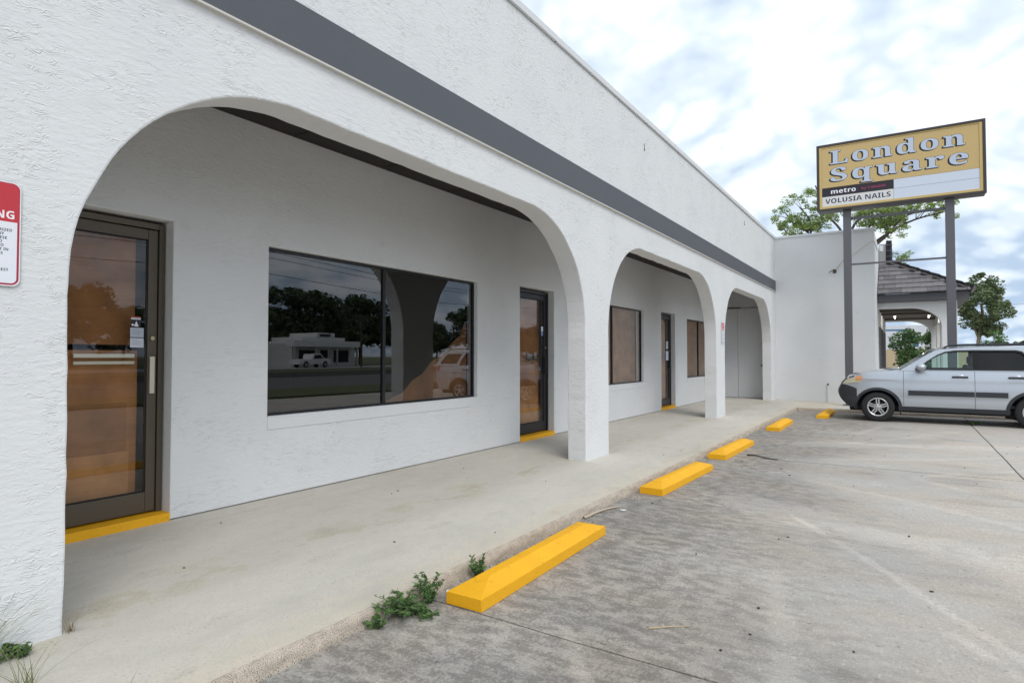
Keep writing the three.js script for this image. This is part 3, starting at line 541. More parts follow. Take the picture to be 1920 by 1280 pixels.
// ------------------------------------------------------------------ signs
function canvasMat(w, h, draw, rough = 0.45) {
  const c = document.createElement('canvas'); c.width = w; c.height = h; draw(c.getContext('2d'), w, h);
  const t = new THREE.CanvasTexture(c); t.colorSpace = THREE.SRGBColorSpace; t.anisotropy = 8; return phy(0xffffff, rough, { map: t });
}
{
  const W = 3.92, H = 1.93, Y0 = 5.74;
  const s = thing('pylon_sign', 'tall gold and white shopping plaza sign on two dark posts', 'sign', [-0.13, 0, -19.7], 0.012);
  obj('cabinet', bx(-W / 2, W / 2, Y0, Y0 + H, -0.42, 0, 0.012), M.signCabinet, s);
  const F = 0.055, rim = poly(rect(-W / 2 - 0.01, W / 2 + 0.01, Y0 - 0.01, Y0 + H + 0.01)); rim.holes.push(hole(rect(-W / 2 + F, W / 2 - F, Y0 + F, Y0 + H - F)));
  obj('frame', facePiece(rim, 0.05, 0.048, 0.006), M.signFrame, s);
  const trim = poly(rect(-W / 2 + F + 0.001, W / 2 - F - 0.001, Y0 + F + 0.001, Y0 + H - F - 0.001)); trim.holes.push(hole(rect(-W / 2 + F + 0.07, W / 2 - F - 0.07, Y0 + F + 0.07, Y0 + H - F - 0.03)));
  obj('gold_trim', facePiece(trim, 0.034, 0.03, 0.006), M.gold, s);
  const x0 = -W / 2 + F + 0.072, x1 = W / 2 - F - 0.072, yb = Y0 + F + 0.072, yt = Y0 + H - F - 0.032;
  const panel = (name, a, b, c, d, mat) => { const g = new THREE.BoxGeometry(b - a, d - c, 0.012); g.translate((a + b) / 2, (c + d) / 2, 0.012); return obj(name, g, [M.gold, M.gold, M.gold, M.gold, mat, M.gold], s); };
  const hy = yb + (yt - yb) * 0.315, my = yb + (yt - yb) * 0.165, mx = x0 + (x1 - x0) * 0.482;
  const word = (x, txt, left, right, base, capPx, stretchFont) => {
    x.font = `bold ${capPx}px serif`; x.textBaseline = 'alphabetic';
    const ws = [...txt].map((ch) => x.measureText(ch).width), tot = ws.reduce((a, b) => a + b), gap = 0.13 * tot / txt.length, sx = (right - left) / (tot + gap * (txt.length - 1));
    const run = (ox, oy, fn) => { let p = left; [...txt].forEach((ch, i) => { x.save(); x.translate(p + ox, base + oy); x.scale(sx, stretchFont); fn(ch); x.restore(); p += (ws[i] + gap) * sx; }); };
    x.lineJoin = 'round'; x.fillStyle = x.strokeStyle = '#15171c';
    for (let k = 0; k <= 18; k += 2) { x.lineWidth = 12; run(-k, k * 0.8, (ch) => { x.fillText(ch, 0, 0); x.strokeText(ch, 0, 0); }); }
    x.strokeStyle = '#d6dae2'; x.fillStyle = '#bcc6d8'; x.lineWidth = 3; run(0, 0, (ch) => { x.fillText(ch, 0, 0); x.strokeText(ch, 0, 0); });
  };
  panel('header_panel', x0, x1, hy + 0.003, yt, canvasMat(2048, 720, (x, w, h) => {
    x.fillStyle = '#c6ab74'; x.fillRect(0, 0, w, h);
    let r = 5; const q = () => (r = (r * 16807) % 2147483647) / 2147483647; for (let i = 0; i < 9000; i++) { x.fillStyle = `rgba(${150 + q() * 90 | 0},${115 + q() * 80 | 0},${50 + q() * 60 | 0},0.10)`; x.fillRect(q() * w, q() * h, 4 + q() * 26, 2 + q() * 7); }
    word(x, 'London', w * 0.055, w * 0.925, h * 0.425, 330, 1.0); word(x, 'Square', w * 0.055, w * 0.945, h * 0.855, 330, 1.0);
  }));
  panel('tenant_panel', x0, mx, my + 0.003, hy - 0.003, canvasMat(1024, 168, (x, w, h) => {
    x.fillStyle = '#221c26'; x.fillRect(0, 0, w, h); x.textBaseline = 'alphabetic'; x.fillStyle = '#ececf0'; x.font = 'bold 128px sans-serif'; x.save(); x.translate(w * 0.12, h * 0.74); x.scale(1.0, 0.92); x.fillText('metro', 0, 0); x.restore();
    x.fillStyle = '#a02c55'; x.font = 'bold 62px sans-serif'; x.fillText('by T-Mobile', w * 0.56, h * 0.64);
  }));
  panel('tenant_panel', x0, mx, yb, my - 0.003, canvasMat(1024, 186, (x, w, h) => {
    x.fillStyle = '#d9d7d3'; x.fillRect(0, 0, w, h); x.fillStyle = '#1f2748'; x.textBaseline = 'alphabetic'; x.font = 'bold 128px sans-serif'; const m = x.measureText('VOLUSIA NAILS').width; x.save(); x.translate(w * 0.045, h * 0.72); x.scale(w * 0.92 / m, 0.98); x.fillText('VOLUSIA NAILS', 0, 0); x.restore();
  }));
  const blank = phy(L(0.62, 0.67, 0.76), 0.4);
  panel('blank_panel', mx + 0.006, x1, my + 0.003, hy - 0.003, blank); panel('blank_panel', mx + 0.006, x1, yb, my - 0.003, blank);
  for (const x of [-1.215, 1.20]) { obj('post', bx(x - 0.10, x + 0.10, 0, Y0 - 0.002, -0.31, -0.11, 0.012), M.pole, s); obj('base_plate', bx(x - 0.17, x + 0.17, KY, KY + 0.02, -0.38, -0.04), M.pole, s); }
  obj('crossbar', bx(-1.113, 1.098, 4.13, 4.18, -0.235, -0.185, 0.006), M.pole, s); obj('crossbar', bx(-1.113, 1.098, 5.45, 5.52, -0.245, -0.175, 0.006), M.pole, s);
}
function roundRectShape(w, h, r) { const s = new THREE.Shape(); s.moveTo(r, 0); s.lineTo(w - r, 0); s.absarc(w - r, r, r, -Math.PI / 2, 0); s.lineTo(w, h - r); s.absarc(w - r, h - r, r, 0, Math.PI / 2); s.lineTo(r, h); s.absarc(r, h - r, r, Math.PI / 2, Math.PI); s.lineTo(0, r); s.absarc(r, r, r, Math.PI, Math.PI * 1.5); return s; }
function plateSign(name, label, w, h, y, zRight, draw, pw, ph) {
  const t = thing(name, label, 'sign', [XF, y, zRight]);       // zRight: end farthest along -z
  const g = new THREE.ExtrudeGeometry(roundRectShape(w, h, 0.035), { depth: 0.003, bevelEnabled: false, curveSegments: 10 });
  const place = (q, x) => { q.applyMatrix4(new THREE.Matrix4().set(0, 0, 1, x, 0, 1, 0, 0, -1, 0, 0, w, 0, 0, 0, 1)); return q; };
  obj('plate', boxUV(place(g, 0.006)), M.alu, t);
  const f = new THREE.ShapeGeometry(roundRectShape(w - 0.004, h - 0.004, 0.033), 10); f.translate(0.002, 0.002, 0);
  const p = f.attributes.position, uv = []; for (let i = 0; i < p.count; i++) uv.push(p.getX(i) / w, p.getY(i) / h); f.setAttribute('uv', new THREE.Float32BufferAttribute(uv, 2));
  obj('print', place(f, 0.0105), canvasMat(pw, ph, draw, 0.5), t);
  obj('screw', [cyl(0.006, 0.006, 0.004, [0.0125, h - 0.03, w / 2], 10, 'x'), cyl(0.006, 0.006, 0.004, [0.0125, 0.03, w / 2], 10, 'x')], M.alu, t);
}
plateSign('warning_sign', 'red and white warning plate with black lettering on the nearest pillar', 0.305, 0.49, 1.825, -1.105, (x, w, h) => {
  x.fillStyle = '#e9eaf0'; x.fillRect(0, 0, w, h); x.fillStyle = '#c4343f'; x.strokeStyle = '#a82c40';
  x.lineWidth = w * 0.028; x.beginPath(); x.roundRect(w * 0.035, h * 0.023, w * 0.93, h * 0.954, w * 0.085); x.stroke();
  x.save(); x.beginPath(); x.roundRect(w * 0.03, h * 0.02, w * 0.94, h * 0.96, w * 0.085); x.clip(); x.fillRect(0, 0, w, h * 0.385); x.restore();
  x.fillStyle = '#f4f4f6'; x.font = `bold ${h * 0.105}px sans-serif`; x.textAlign = 'right'; x.fillText('NG', w * 0.925, h * 0.355);
  x.fillStyle = '#23252d'; x.font = `bold ${h * 0.036}px sans-serif`;
  [['E', 0.435, 0.70], ['RIZED', 0.478, 0.89], ['NY', 0.515, 0.79], ['ESE', 0.553, 0.83], ['TO', 0.588, 0.77], ['SO', 0.625, 0.79], ['T IN', 0.662, 0.85], ['ASS', 0.700, 0.78], ['REST', 0.855, 0.85]].forEach(([s, y, r]) => x.fillText(s, w * r, h * y));
}, 640, 1028);
plateSign('warning_sign', 'narrow white plate with red square print on the last free pillar', 0.30, 0.50, 1.79, -14.38, (x, w, h) => {
  x.fillStyle = '#dfe2e8'; x.fillRect(0, 0, w, h); x.fillStyle = '#d2354f'; x.fillRect(w * 0.14, h * 0.04, w * 0.72, h * 0.26); x.fillStyle = '#e7c6cd'; x.beginPath(); x.arc(w * 0.5, h * 0.17, w * 0.17, 0, 7); x.fill(); x.fillStyle = '#d2354f'; x.beginPath(); x.arc(w * 0.5, h * 0.17, w * 0.08, 0, 7); x.fill();
  x.fillRect(w * 0.2, h * 0.33, w * 0.6, h * 0.06); x.fillStyle = '#a7afba'; for (let i = 0; i < 7; i++) x.fillRect(w * 0.14, h * (0.45 + i * 0.065), w * (0.5 + 0.22 * ((i * 7) % 3) / 2), h * 0.024); x.fillStyle = '#7f868f'; x.fillRect(w * 0.14, h * 0.92, w * 0.72, h * 0.03);
}, 256, 427);

// ------------------------------------------------------------------ wheel stops
{
  const Lh = 0.915, sec = [[-0.13, 0], [-0.128, 0.070], [-0.035, 0.126], [0.035, 0.126], [0.128, 0.070], [0.13, 0]];
  const st = [[-Lh, 0.46], [-Lh + 0.004, 0.5], [-Lh + 0.22, 1], [0, 1], [Lh - 0.22, 1], [Lh - 0.004, 0.5], [Lh, 0.46]];
  const P = [], I = [];
  st.forEach(([z, k]) => sec.forEach(([x, y]) => { const top = y > 0.1; const yy = top ? lerp(0.071, 0.126, clamp((k - 0.5) * 2)) : y; const xx = top ? lerp(0.118 * Math.sign(x), x, clamp((k - 0.5) * 2)) : x; P.push(xx, yy, z); }));
  const m = sec.length; for (let i = 0; i + 1 < st.length; i++) for (let k = 0; k + 1 < m; k++) { const a = i * m + k, b = a + 1, c = a + m, d = c + 1; I.push(a, c, b, b, c, d); }
  for (const i of [0, st.length - 1]) { const o = i * m; for (let k = 1; k + 1 < m; k++) i ? I.push(o, o + k + 1, o + k) : I.push(o, o + k, o + k + 1); }
  let g = new THREE.BufferGeometry(); g.setAttribute('position', new THREE.Float32BufferAttribute(P, 3)); g.setIndex(I); g = toCreasedNormals(g.toNonIndexed(), 0.5);
  const wob = g.attributes.position; for (let i = 0; i < wob.count; i++) { const x = wob.getX(i), y = wob.getY(i), z = wob.getZ(i); if (y > 0.01) wob.setY(i, y + noise(z * 3 + 5, x * 9) * 0.004); }
  const spots = [[-2.245, -3.80, 0.02, 'yellow concrete wheel stop with green weeds at its end'], [-2.30, -7.25, -0.03, 'yellow concrete wheel stop between the weedy one and the twig'], [-2.305, -9.93, -0.015, 'yellow concrete wheel stop with a dark twig lying beside it'], [-2.25, -13.95, 0.01, 'yellow concrete wheel stop beside the corner of the kerb'], [-1.69, -17.22, 0.0, 'yellow concrete wheel stop in front of the silver car']];
  for (const [x, z, a, label] of spots) {
    const t = thing('wheel_stop', label, 'wheel stop', [x, 0.001, z], a, 'yellow wheel stops along the kerb');
    obj('block', boxUV(g.clone()), M.yellow, t);
    for (const e of [-0.55, 0.55]) obj('pin', cyl(0.012, 0.012, 0.01, [0, 0.124, e], 10), M.yellow, t);
  }
}

// ------------------------------------------------------------------ vehicles
const curve = (pts) => (t) => { if (t <= pts[0][0]) return pts[0][1]; for (let i = 0; i + 1 < pts.length; i++) { const [a, b] = pts[i], [c, d] = pts[i + 1]; if (t <= c) { const p = pts[i - 1] ?? pts[i], q = pts[i + 2] ?? pts[i + 1], h = c - a, s = (t - a) / h, m0 = (d - p[1]) / ((c - p[0]) || 1) * h, m1 = (q[1] - b) / ((q[0] - a) || 1) * h, s2 = s * s, s3 = s2 * s; return (2 * s3 - 3 * s2 + 1) * b + (s3 - 2 * s2 + s) * m0 + (3 * s2 - 2 * s3) * d + (s3 - s2) * m1; } } return pts[pts.length - 1][1]; };
function gridGeo(nu, nv, fn) {
  const P = [], I = [];
  for (let i = 0; i <= nu; i++) for (let j = 0; j <= nv; j++) P.push(...fn(i / nu, j / nv));
  for (let i = 0; i < nu; i++) for (let j = 0; j < nv; j++) { const a = i * (nv + 1) + j, b = a + 1, c = a + nv + 1, d = c + 1; I.push(a, c, b, b, c, d); }
  const g = new THREE.BufferGeometry(); g.setAttribute('position', new THREE.Float32BufferAttribute(P, 3)); g.setIndex(I); g.computeVertexNormals();
  g.setAttribute('uv', new THREE.Float32BufferAttribute(P.flatMap((v, k) => k % 3 === 0 ? [v, P[k + 1]] : []), 2)); return g;
}
const V = {
  paint: phy(L(0.50, 0.535, 0.58), 0.28, { metalness: 0.5, clearcoat: 1, clearcoatRoughness: 0.03 }),
  white: phy(L(0.75, 0.75, 0.76), 0.4, { clearcoat: 0.8, clearcoatRoughness: 0.08 }),
  clad: phy(L(0.030, 0.034, 0.040), 0.55), black: std(L(0.010, 0.010, 0.011), 0.7), rubber: std(L(0.022, 0.022, 0.024), 0.85), rim: phy(L(0.62, 0.62, 0.61), 0.32, { metalness: 0.75 }),
  glassFront: phy(L(0.72, 0.86, 0.82), 0.0, { transmission: 1, thickness: 0, ior: 1.55 }), glassDark: phy(L(0.012, 0.014, 0.016), 0.0, { transmission: 1, thickness: 0, ior: 1.48 }),
  lens: phy(L(0.60, 0.55, 0.38), 0.12, { clearcoat: 1 }), amber: phy(L(0.75, 0.32, 0.12), 0.15, { clearcoat: 1 }), red: phy(L(0.42, 0.02, 0.02), 0.15, { clearcoat: 1 }), chrome: phy(L(0.7, 0.7, 0.7), 0.12, { metalness: 1 }), seat: std(L(0.06, 0.06, 0.065), 0.9),
};
function makeWheel(parent, x, y, z, s, R = 0.335) {
  const w = part('wheel', parent); w.position.set(x, y, z); if (s < 0) w.rotation.y = Math.PI; 
  const k = R / 0.335, lathe = (pts, n = 48) => { const g = new THREE.LatheGeometry(pts.map(([r, h]) => new THREE.Vector2(r * k, h)), n); g.rotateX(Math.PI / 2); return g; };
  obj('tyre', lathe([[0.205, -0.10], [0.25, -0.108], [0.30, -0.10], [0.325, -0.085], [0.335, -0.06], [0.335, -0.045], [0.328, -0.043], [0.328, -0.035], [0.335, -0.033], [0.335, 0.033], [0.328, 0.035], [0.328, 0.043], [0.335, 0.045], [0.335, 0.06], [0.325, 0.085], [0.30, 0.10], [0.25, 0.108], [0.205, 0.10]]), V.rubber, w);
  obj('barrel', lathe([[0.205, 0.10], [0.19, 0.06], [0.17, -0.02], [0.17, -0.09]]), V.black, w);
  const rim = [lathe([[0.212, 0.094], [0.212, 0.106], [0.200, 0.108], [0.184, 0.098], [0.182, 0.085], [0.205, 0.085]])];
  for (let i = 0; i < 5; i++) for (const o of [-1, 1]) { const b = new THREE.BoxGeometry(0.026 * k, 0.150 * k, 0.022); b.translate(o * 0.024 * k, 0.118 * k, 0.078); b.rotateZ(i * Math.PI * 2 / 5); rim.push(b); }
  rim.push(lathe([[0.0, 0.095], [0.035, 0.095], [0.04, 0.088], [0.068, 0.086], [0.075, 0.07], [0.07, 0.05]]));
  obj('rim', rim, V.rim, w); obj('brake_disc', lathe([[0, 0.02], [0.14, 0.02], [0.14, 0.0]]), V.clad, w);
  for (let i = 0; i < 5; i++) { const a = (i + 0.5) * Math.PI * 2 / 5; obj('nut', cyl(0.010, 0.010, 0.02, [Math.sin(a) * 0.053 * k, Math.cos(a) * 0.053 * k, 0.085], 8, 'z'), V.black, w); }
}
{
  const car = thing('silver_suv', 'silver grey sport utility car with black bumper parked facing the kerb', 'car', [-1.385, 0, -17.16], -0.012); car.scale.x = 1.06;
  const wp = curve([[0, 0.56], [0.05, 0.66], [0.12, 0.735], [0.25, 0.80], [0.45, 0.845], [0.8, 0.87], [2.2, 0.876], [3.6, 0.87], [4.1, 0.85], [4.4, 0.80], [4.52, 0.74]]);
  const sf = curve([[0.2, 0.93], [0.36, 0.972], [0.55, 0.995], [0.75, 1.0], [0.92, 0.990], [1.02, 0.982], [1.1, 0.965], [1.2, 0.925]]);
  const crease = (v) => -0.007 * Math.exp(-Math.pow((v - 0.56) / 0.035, 2)) + 0.006 * Math.exp(-Math.pow((v - 0.98) / 0.03, 2));
  const skin = (u, v, off, s) => [u, v, s * (wp(u) * sf(v) + crease(v) + off)];
  const nose = curve([[0.28, 0.27], [0.36, 0.17], [0.46, 0.07], [0.58, 0.01], [0.70, 0.0], [0.84, 0.06], [0.93, 0.12], [1.0, 0.22], [1.06, 0.36]]);
  const shoulder = curve([[0, 0.9], [0.2, 0.99], [0.41, 1.065], [0.8, 1.135], [1.15, 1.185], [1.35, 1.19], [2.5, 1.185], [4.3, 1.185], [4.52, 1.17]]);
  const RA = 0.405, W1 = 0.81, W2 = 3.43, WR = 0.335;
  const bottom = (u) => { for (const c of [W1, W2]) if (Math.abs(u - c) < RA) return Math.max(0.36, WR + Math.sqrt(RA * RA - (u - c) ** 2)); return 0.36; };
  const side = (u0, u1, s, nu = 40, nv = 18) => gridGeo(nu, nv, (a, b) => { const u = lerp(u0, u1, a); return skin(u, lerp(bottom(u), shoulder(u), b), 0, s); });
  const slab = (u0, u1, v0, v1, off, s, nu = 20, nv = 4) => {
    const edge = (e) => { const a = 4 * e; return a < 1 ? [a, 0] : a < 2 ? [1, a - 1] : a < 3 ? [3 - a, 1] : [0, 4 - a]; }, at = (a, b, o) => { const u = lerp(u0, u1, a); return skin(u, lerp(v0, v1, b), o, s); };
    return [gridGeo(nu, nv, (a, b) => at(a, b, off)), gridGeo(48, 1, (e, d) => { const [a, b] = edge(e); return at(a, b, lerp(off, -0.01, d)); })];
  };
  for (const s of [1, -1]) {
    obj('fender', [side(0.41, 1.283, s, 60), gridGeo(14, 8, (a, b) => { const v = lerp(lerp(0.84, 0.745, a * a), shoulder(lerp(nose(0.9) + 0.06, 0.41, a)), b); return skin(lerp(nose(v) + 0.06, 0.41, a), v, 0, s); })], V.paint, car);
    const fd = obj('front_door', side(1.290, 2.497, s, 24), V.paint, car), rd = obj('rear_door', side(2.504, 3.33, s, 44), V.paint, car);
    obj('rear_quarter', side(3.337, 4.46, s, 60), V.paint, car);
    for (const [d, u] of [[fd, 2.12], [rd, 3.02]]) {
      const [x, y, z] = skin(u + 0.14, 1.05, 0.022, s), h = new RoundedBoxGeometry(0.27, 0.038, 0.03, 2, 0.012); h.translate(x, y, z); obj('handle', h, V.clad, d);
      const c = new THREE.SphereGeometry(0.062, 16, 8, 0, Math.PI * 2, 0, 1.2); c.scale(1.2, 0.4, 0.75); c.rotateX(s > 0 ? Math.PI / 2 : -Math.PI / 2); c.translate(x, y + 0.012, z - s * 0.03); obj('handle_recess', c, V.paint, d);
    }
    obj('side_moulding', slab(1.37, 2.49, 0.625, 0.735, 0.024, s), V.clad, fd); obj('side_moulding', slab(2.512, 3.02, 0.625, 0.735, 0.024, s), V.clad, rd);
    obj('sill_cladding', slab(1.19, 3.05, 0.275, 0.372, 0.010, s, 30), V.clad, car);
    for (const c of [W1, W2]) {
      const pt = (a, r, o) => { const t = lerp(-0.16, Math.PI + 0.16, a); return skin(c - Math.cos(t) * r, WR + Math.sin(t) * r, o, s); };
      obj('wheel_arch_flare', [gridGeo(48, 3, (a, b) => pt(a, lerp(0.392, 0.450, b), 0.016 * (1 - 0.5 * b))), gridGeo(48, 1, (a, b) => pt(a, 0.450, lerp(0.008, -0.01, b))), gridGeo(48, 1, (a, b) => { const q = pt(a, 0.392, 0.016); return [q[0], q[1], q[2] - s * b * 0.05]; })], V.clad, car);
      obj('wheel_well', gridGeo(28, 1, (a, b) => { const t = lerp(-0.1, Math.PI + 0.1, a); return [c - Math.cos(t) * 0.405, WR + Math.sin(t) * 0.405, s * lerp(0.50, 0.85, b)]; }), V.black, car);
      makeWheel(car, c, WR, s * 0.765, s); car.children[car.children.length - 1].scale.x = 1 / 1.06;
    }
    obj('mud_flap', bx(1.215, 1.235, 0.17, 0.42, s * 0.66, s * 0.84), V.black, car);
    obj('bumper_side', gridGeo(16, 14, (a, b) => { const v = lerp(0.31, lerp(0.838, 0.745, a * a), b); return skin(lerp(nose(v) + 0.06, 0.415, a), v, 0.006, s); }), V.clad, car);
    // headlamp wraps round the corner
    const hl = obj('headlight', gridGeo(16, 8, (a, b) => { const v = lerp(lerp(0.852, 0.905, a), lerp(0.965, 1.055, Math.pow(a, 0.6)), b); return skin(lerp(nose(v) + 0.07, 0.50, a), v, 0.010, s); }), V.lens, car);
    obj('indicator', gridGeo(6, 5, (a, b) => { const u = lerp(0.40, 0.52, a), v = lerp(lerp(0.92, 0.96, a), lerp(1.035, 1.05, a), b); return skin(u, v, 0.014, s); }), V.amber, hl);
    obj('tail_light', slab(4.30, 4.50, 1.0, 1.19, 0.012, s, 6, 6), V.red, car);
    // glasshouse side with its window opening
    const wz = (v, d) => s * (0.812 - (v - 1.185) * 0.29 + d);
    const sh = poly([[1.20, 1.175], [1.27, 1.215], [1.82, 1.615], [1.95, 1.655], [2.25, 1.685], [3.6, 1.69], [4.05, 1.665], [4.20, 1.61], [4.46, 1.175]]);
    sh.holes.push(hole([[1.53, 1.215], [1.72, 1.395], [1.90, 1.525], [2.03, 1.585], [2.18, 1.612], [2.5, 1.618], [3.16, 1.612], [3.25, 1.585], [3.40, 1.37], [3.45, 1.215]]));
    sh.holes.push(hole([[3.58, 1.235], [3.52, 1.36], [3.42, 1.57], [3.45, 1.60], [3.98, 1.59], [4.08, 1.55], [4.26, 1.26], [4.24, 1.235]]));
    const pg = new THREE.ExtrudeGeometry(sh, { depth: 0.045, bevelEnabled: true, bevelSize: 0.008, bevelThickness: 0.008, bevelSegments: 2, bevelOffset: -0.008 }), pp = pg.attributes.position;
    for (let i = 0; i < pp.count; i++) pp.setZ(i, wz(pp.getY(i), pp.getZ(i) - 0.04)); pg.computeVertexNormals();
    obj('pillar_frame', boxUV(pg), V.paint, car);
    const ringPts = [[1.53, 1.215], [1.72, 1.395], [1.90, 1.525], [2.03, 1.585], [2.18, 1.612], [2.5, 1.618], [3.16, 1.612], [3.25, 1.585], [3.40, 1.37], [3.45, 1.215]];
    const rs = poly(ringPts.map(([a, b]) => [2.5 + (a - 2.5) * 1.022, 1.40 + (b - 1.40) * 1.10])); rs.holes.push(hole(ringPts.map(([a, b]) => [2.5 + (a - 2.5) * 0.99, 1.40 + (b - 1.40) * 0.93])));
    const rg = new THREE.ExtrudeGeometry(rs, { depth: 0.006, bevelEnabled: false }), rq = rg.attributes.position; for (let i = 0; i < rq.count; i++) rq.setZ(i, wz(rq.getY(i), rq.getZ(i) + 0.012)); rg.computeVertexNormals(); obj('window_trim', boxUV(rg), V.black, car);
    const glass = (pts, mat, nm, par) => { const g = new THREE.ShapeGeometry(poly(pts)), q = g.attributes.position; for (let i = 0; i < q.count; i++) q.setZ(i, wz(q.getY(i), -0.022)); g.computeVertexNormals(); return obj(nm, g, mat, par); };
    glass([[1.50, 1.19], [1.72, 1.41], [1.90, 1.54], [2.03, 1.60], [2.18, 1.63], [2.485, 1.635], [2.485, 1.19]], V.glassFront, 'window', fd);
    glass([[2.575, 1.19], [2.575, 1.635], [3.18, 1.63], [3.28, 1.60], [3.42, 1.38], [3.48, 1.19]], V.glassDark, 'window', rd);
    glass([[3.56, 1.21], [3.40, 1.58], [3.44, 1.62], [4.0, 1.61], [4.11, 1.56], [4.29, 1.22]], V.glassDark, 'quarter_window', car);
    const bp = new THREE.BoxGeometry(0.092, 0.45, 0.012), bq = bp.attributes.position; bp.translate(2.53, 1.41, 0); for (let i = 0; i < bq.count; i++) bq.setZ(i, wz(bq.getY(i), -0.012 + bq.getZ(i))); obj('centre_pillar', boxUV(bp), V.black, car);
    obj('belt_seal', bx(1.50, 3.50, 1.183, 1.212, s * 0.795, s * 0.815), V.black, car);
    // mirror
    const mg = new THREE.SphereGeometry(0.1, 20, 14); mg.scale(0.95, 0.72, 1.1); mg.translate(1.60, 1.265, s * 0.985); const mir = obj('mirror', mg, V.paint, car);
    obj('mirror_foot', bx(1.50, 1.62, 1.20, 1.245, s * 0.80, s * 0.95, 0.01), V.black, mir);
    obj('roof_rail', tube([[2.0, 1.67, s * 0.635], [2.08, 1.735, s * 0.63], [2.3, 1.755, s * 0.625], [3.6, 1.755, s * 0.625], [3.95, 1.735, s * 0.63], [4.05, 1.68, s * 0.635]], 0.017, 8, 40), V.clad, car);
    obj('seat', [bx(1.85, 2.35, 0.55, 0.75, s * 0.18, s * 0.62, 0.05), (() => { const g = new RoundedBoxGeometry(0.16, 0.62, 0.44, 3, 0.05); g.rotateZ(-0.2); g.translate(2.40, 1.0, s * 0.40); return boxUV(g); })(), bx(2.44, 2.54, 1.32, 1.50, s * 0.28, s * 0.52, 0.04)], V.seat, car);
  }
  const ws = (u, w) => w * wp(u) * sf(shoulder(u));
  obj('bonnet', gridGeo(30, 24, (a, b) => { const u = lerp(0.23, 1.22, a), w = lerp(-1, 1, b); return [u, shoulder(u) + 0.055 * (1 - w * w) + 0.006 * Math.cos(w * 9) * (1 - Math.abs(w)), ws(u, w)]; }), V.paint, car);
  obj('bumper', gridGeo(24, 14, (a, b) => { const w = lerp(-1, 1, a), v = lerp(0.31, 0.838, b), u = nose(v) + 0.06 * Math.abs(w) ** 2.5; return [u, v, w * (wp(nose(v) + 0.06) * sf(v) + 0.006)]; }), V.clad, car);
  const gr = obj('grille', gridGeo(20, 6, (a, b) => { const w = lerp(-0.62, 0.62, a), v = lerp(0.842, 0.975, b), u = nose(v) + 0.06 * Math.abs(w) ** 2.5; return [u, v, w * wp(nose(v) + 0.06)]; }), V.black, car);
  obj('grille_bar', [0.875, 0.915, 0.955].map((v) => bx(nose(v) - 0.012, nose(v) + 0.01, v - 0.008, v + 0.008, -0.40, 0.40)), V.chrome, gr);
  obj('nose_panel', gridGeo(20, 3, (a, b) => { const w = lerp(-1, 1, a), v = lerp(0.976, 1.0, b), u = nose(v) + 0.06 * Math.abs(w) ** 2.5; return [u, v + (1 - w * w) * 0.04 * b, w * wp(nose(v) + 0.06) * 0.99]; }), V.paint, car);
  obj('number_plate', bx(-0.012, 0.004, 0.60, 0.72, -0.15, 0.15), V.white, car);
  obj('cowl', gridGeo(3, 12, (a, b) => { const w = lerp(-1, 1, b); return [lerp(1.19, 1.32, a) - 0.05 * (1 - w * w), 1.185 + 0.05 * (1 - w * w) - 0.01, w * 0.80]; }), V.black, car);
  obj('windscreen', gridGeo(12, 16, (a, b) => { const w = lerp(-1, 1, b), v = lerp(1.20, 1.655, a); return [lerp(1.27, 1.90, a) - 0.10 * (1 - w * w), v + 0.03 * (1 - w * w), w * (0.79 - (v - 1.185) * 0.29)]; }), V.glassFront, car);
  obj('roof', gridGeo(30, 20, (a, b) => { const u = lerp(1.80, 4.22, a), w = lerp(-1, 1, b), e = curve([[1.80, 1.615], [1.95, 1.66], [2.25, 1.69], [3.6, 1.695], [4.05, 1.67], [4.22, 1.605]])(u); return [u - 0.09 * (1 - w * w) * (a < 0.1 ? 1 - a * 10 : 0), e + 0.035 * (1 - w * w), w * (0.812 - (e - 1.185) * 0.29)]; }), V.paint, car);
  obj('tailgate', gridGeo(14, 16, (a, b) => { const w = lerp(-1, 1, b), v = lerp(0.42, 1.19, a); return [4.46 + 0.05 * (1 - w * w), v, w * wp(4.46) * sf(v)]; }), V.paint, car);
  obj('rear_window', gridGeo(8, 12, (a, b) => { const w = lerp(-1, 1, b), v = lerp(1.19, 1.61, a); return [lerp(4.46, 4.21, a) + 0.05 * (1 - w * w), v, w * (0.80 - (v - 1.185) * 0.29)]; }), V.glassDark, car);
  obj('rear_bumper', bx(4.30, 4.60, 0.36, 0.60, -0.80, 0.80, 0.05), V.clad, car);
  const sp = new THREE.CylinderGeometry(0.34, 0.34, 0.2, 32); sp.rotateZ(Math.PI / 2); sp.translate(4.64, 0.86, 0); obj('spare_wheel', sp, V.clad, car);
  obj('underbody', [bx(0.25, 4.35, 0.22, 0.40, -0.60, 0.60, 0.04), bx(0.45, 1.2, 0.4, 1.0, -0.49, 0.49), bx(3.0, 4.3, 0.4, 1.0, -0.49, 0.49), bx(1.2, 4.3, 0.40, 0.46, -0.80, 0.80)], V.black, car);
  obj('dashboard', bx(1.25, 1.62, 0.85, 1.19, -0.74, 0.74, 0.05), V.seat, car);
  obj('rear_bench', [bx(2.95, 3.4, 0.55, 0.75, -0.62, 0.62, 0.05), bx(3.38, 3.55, 0.6, 1.28, -0.62, 0.62, 0.05)], V.seat, car);
  obj('exhaust', tube([[3.0, 0.24, 0.55], [3.3, 0.22, 0.55], [3.6, 0.24, 0.5]], 0.07, 10, 12), V.black, car);
  const sw = new THREE.TorusGeometry(0.18, 0.016, 8, 28); sw.rotateY(Math.PI / 2); sw.rotateZ(-0.4); sw.translate(1.72, 1.02, 0.38); obj('steering_wheel', sw, V.black, car);
}
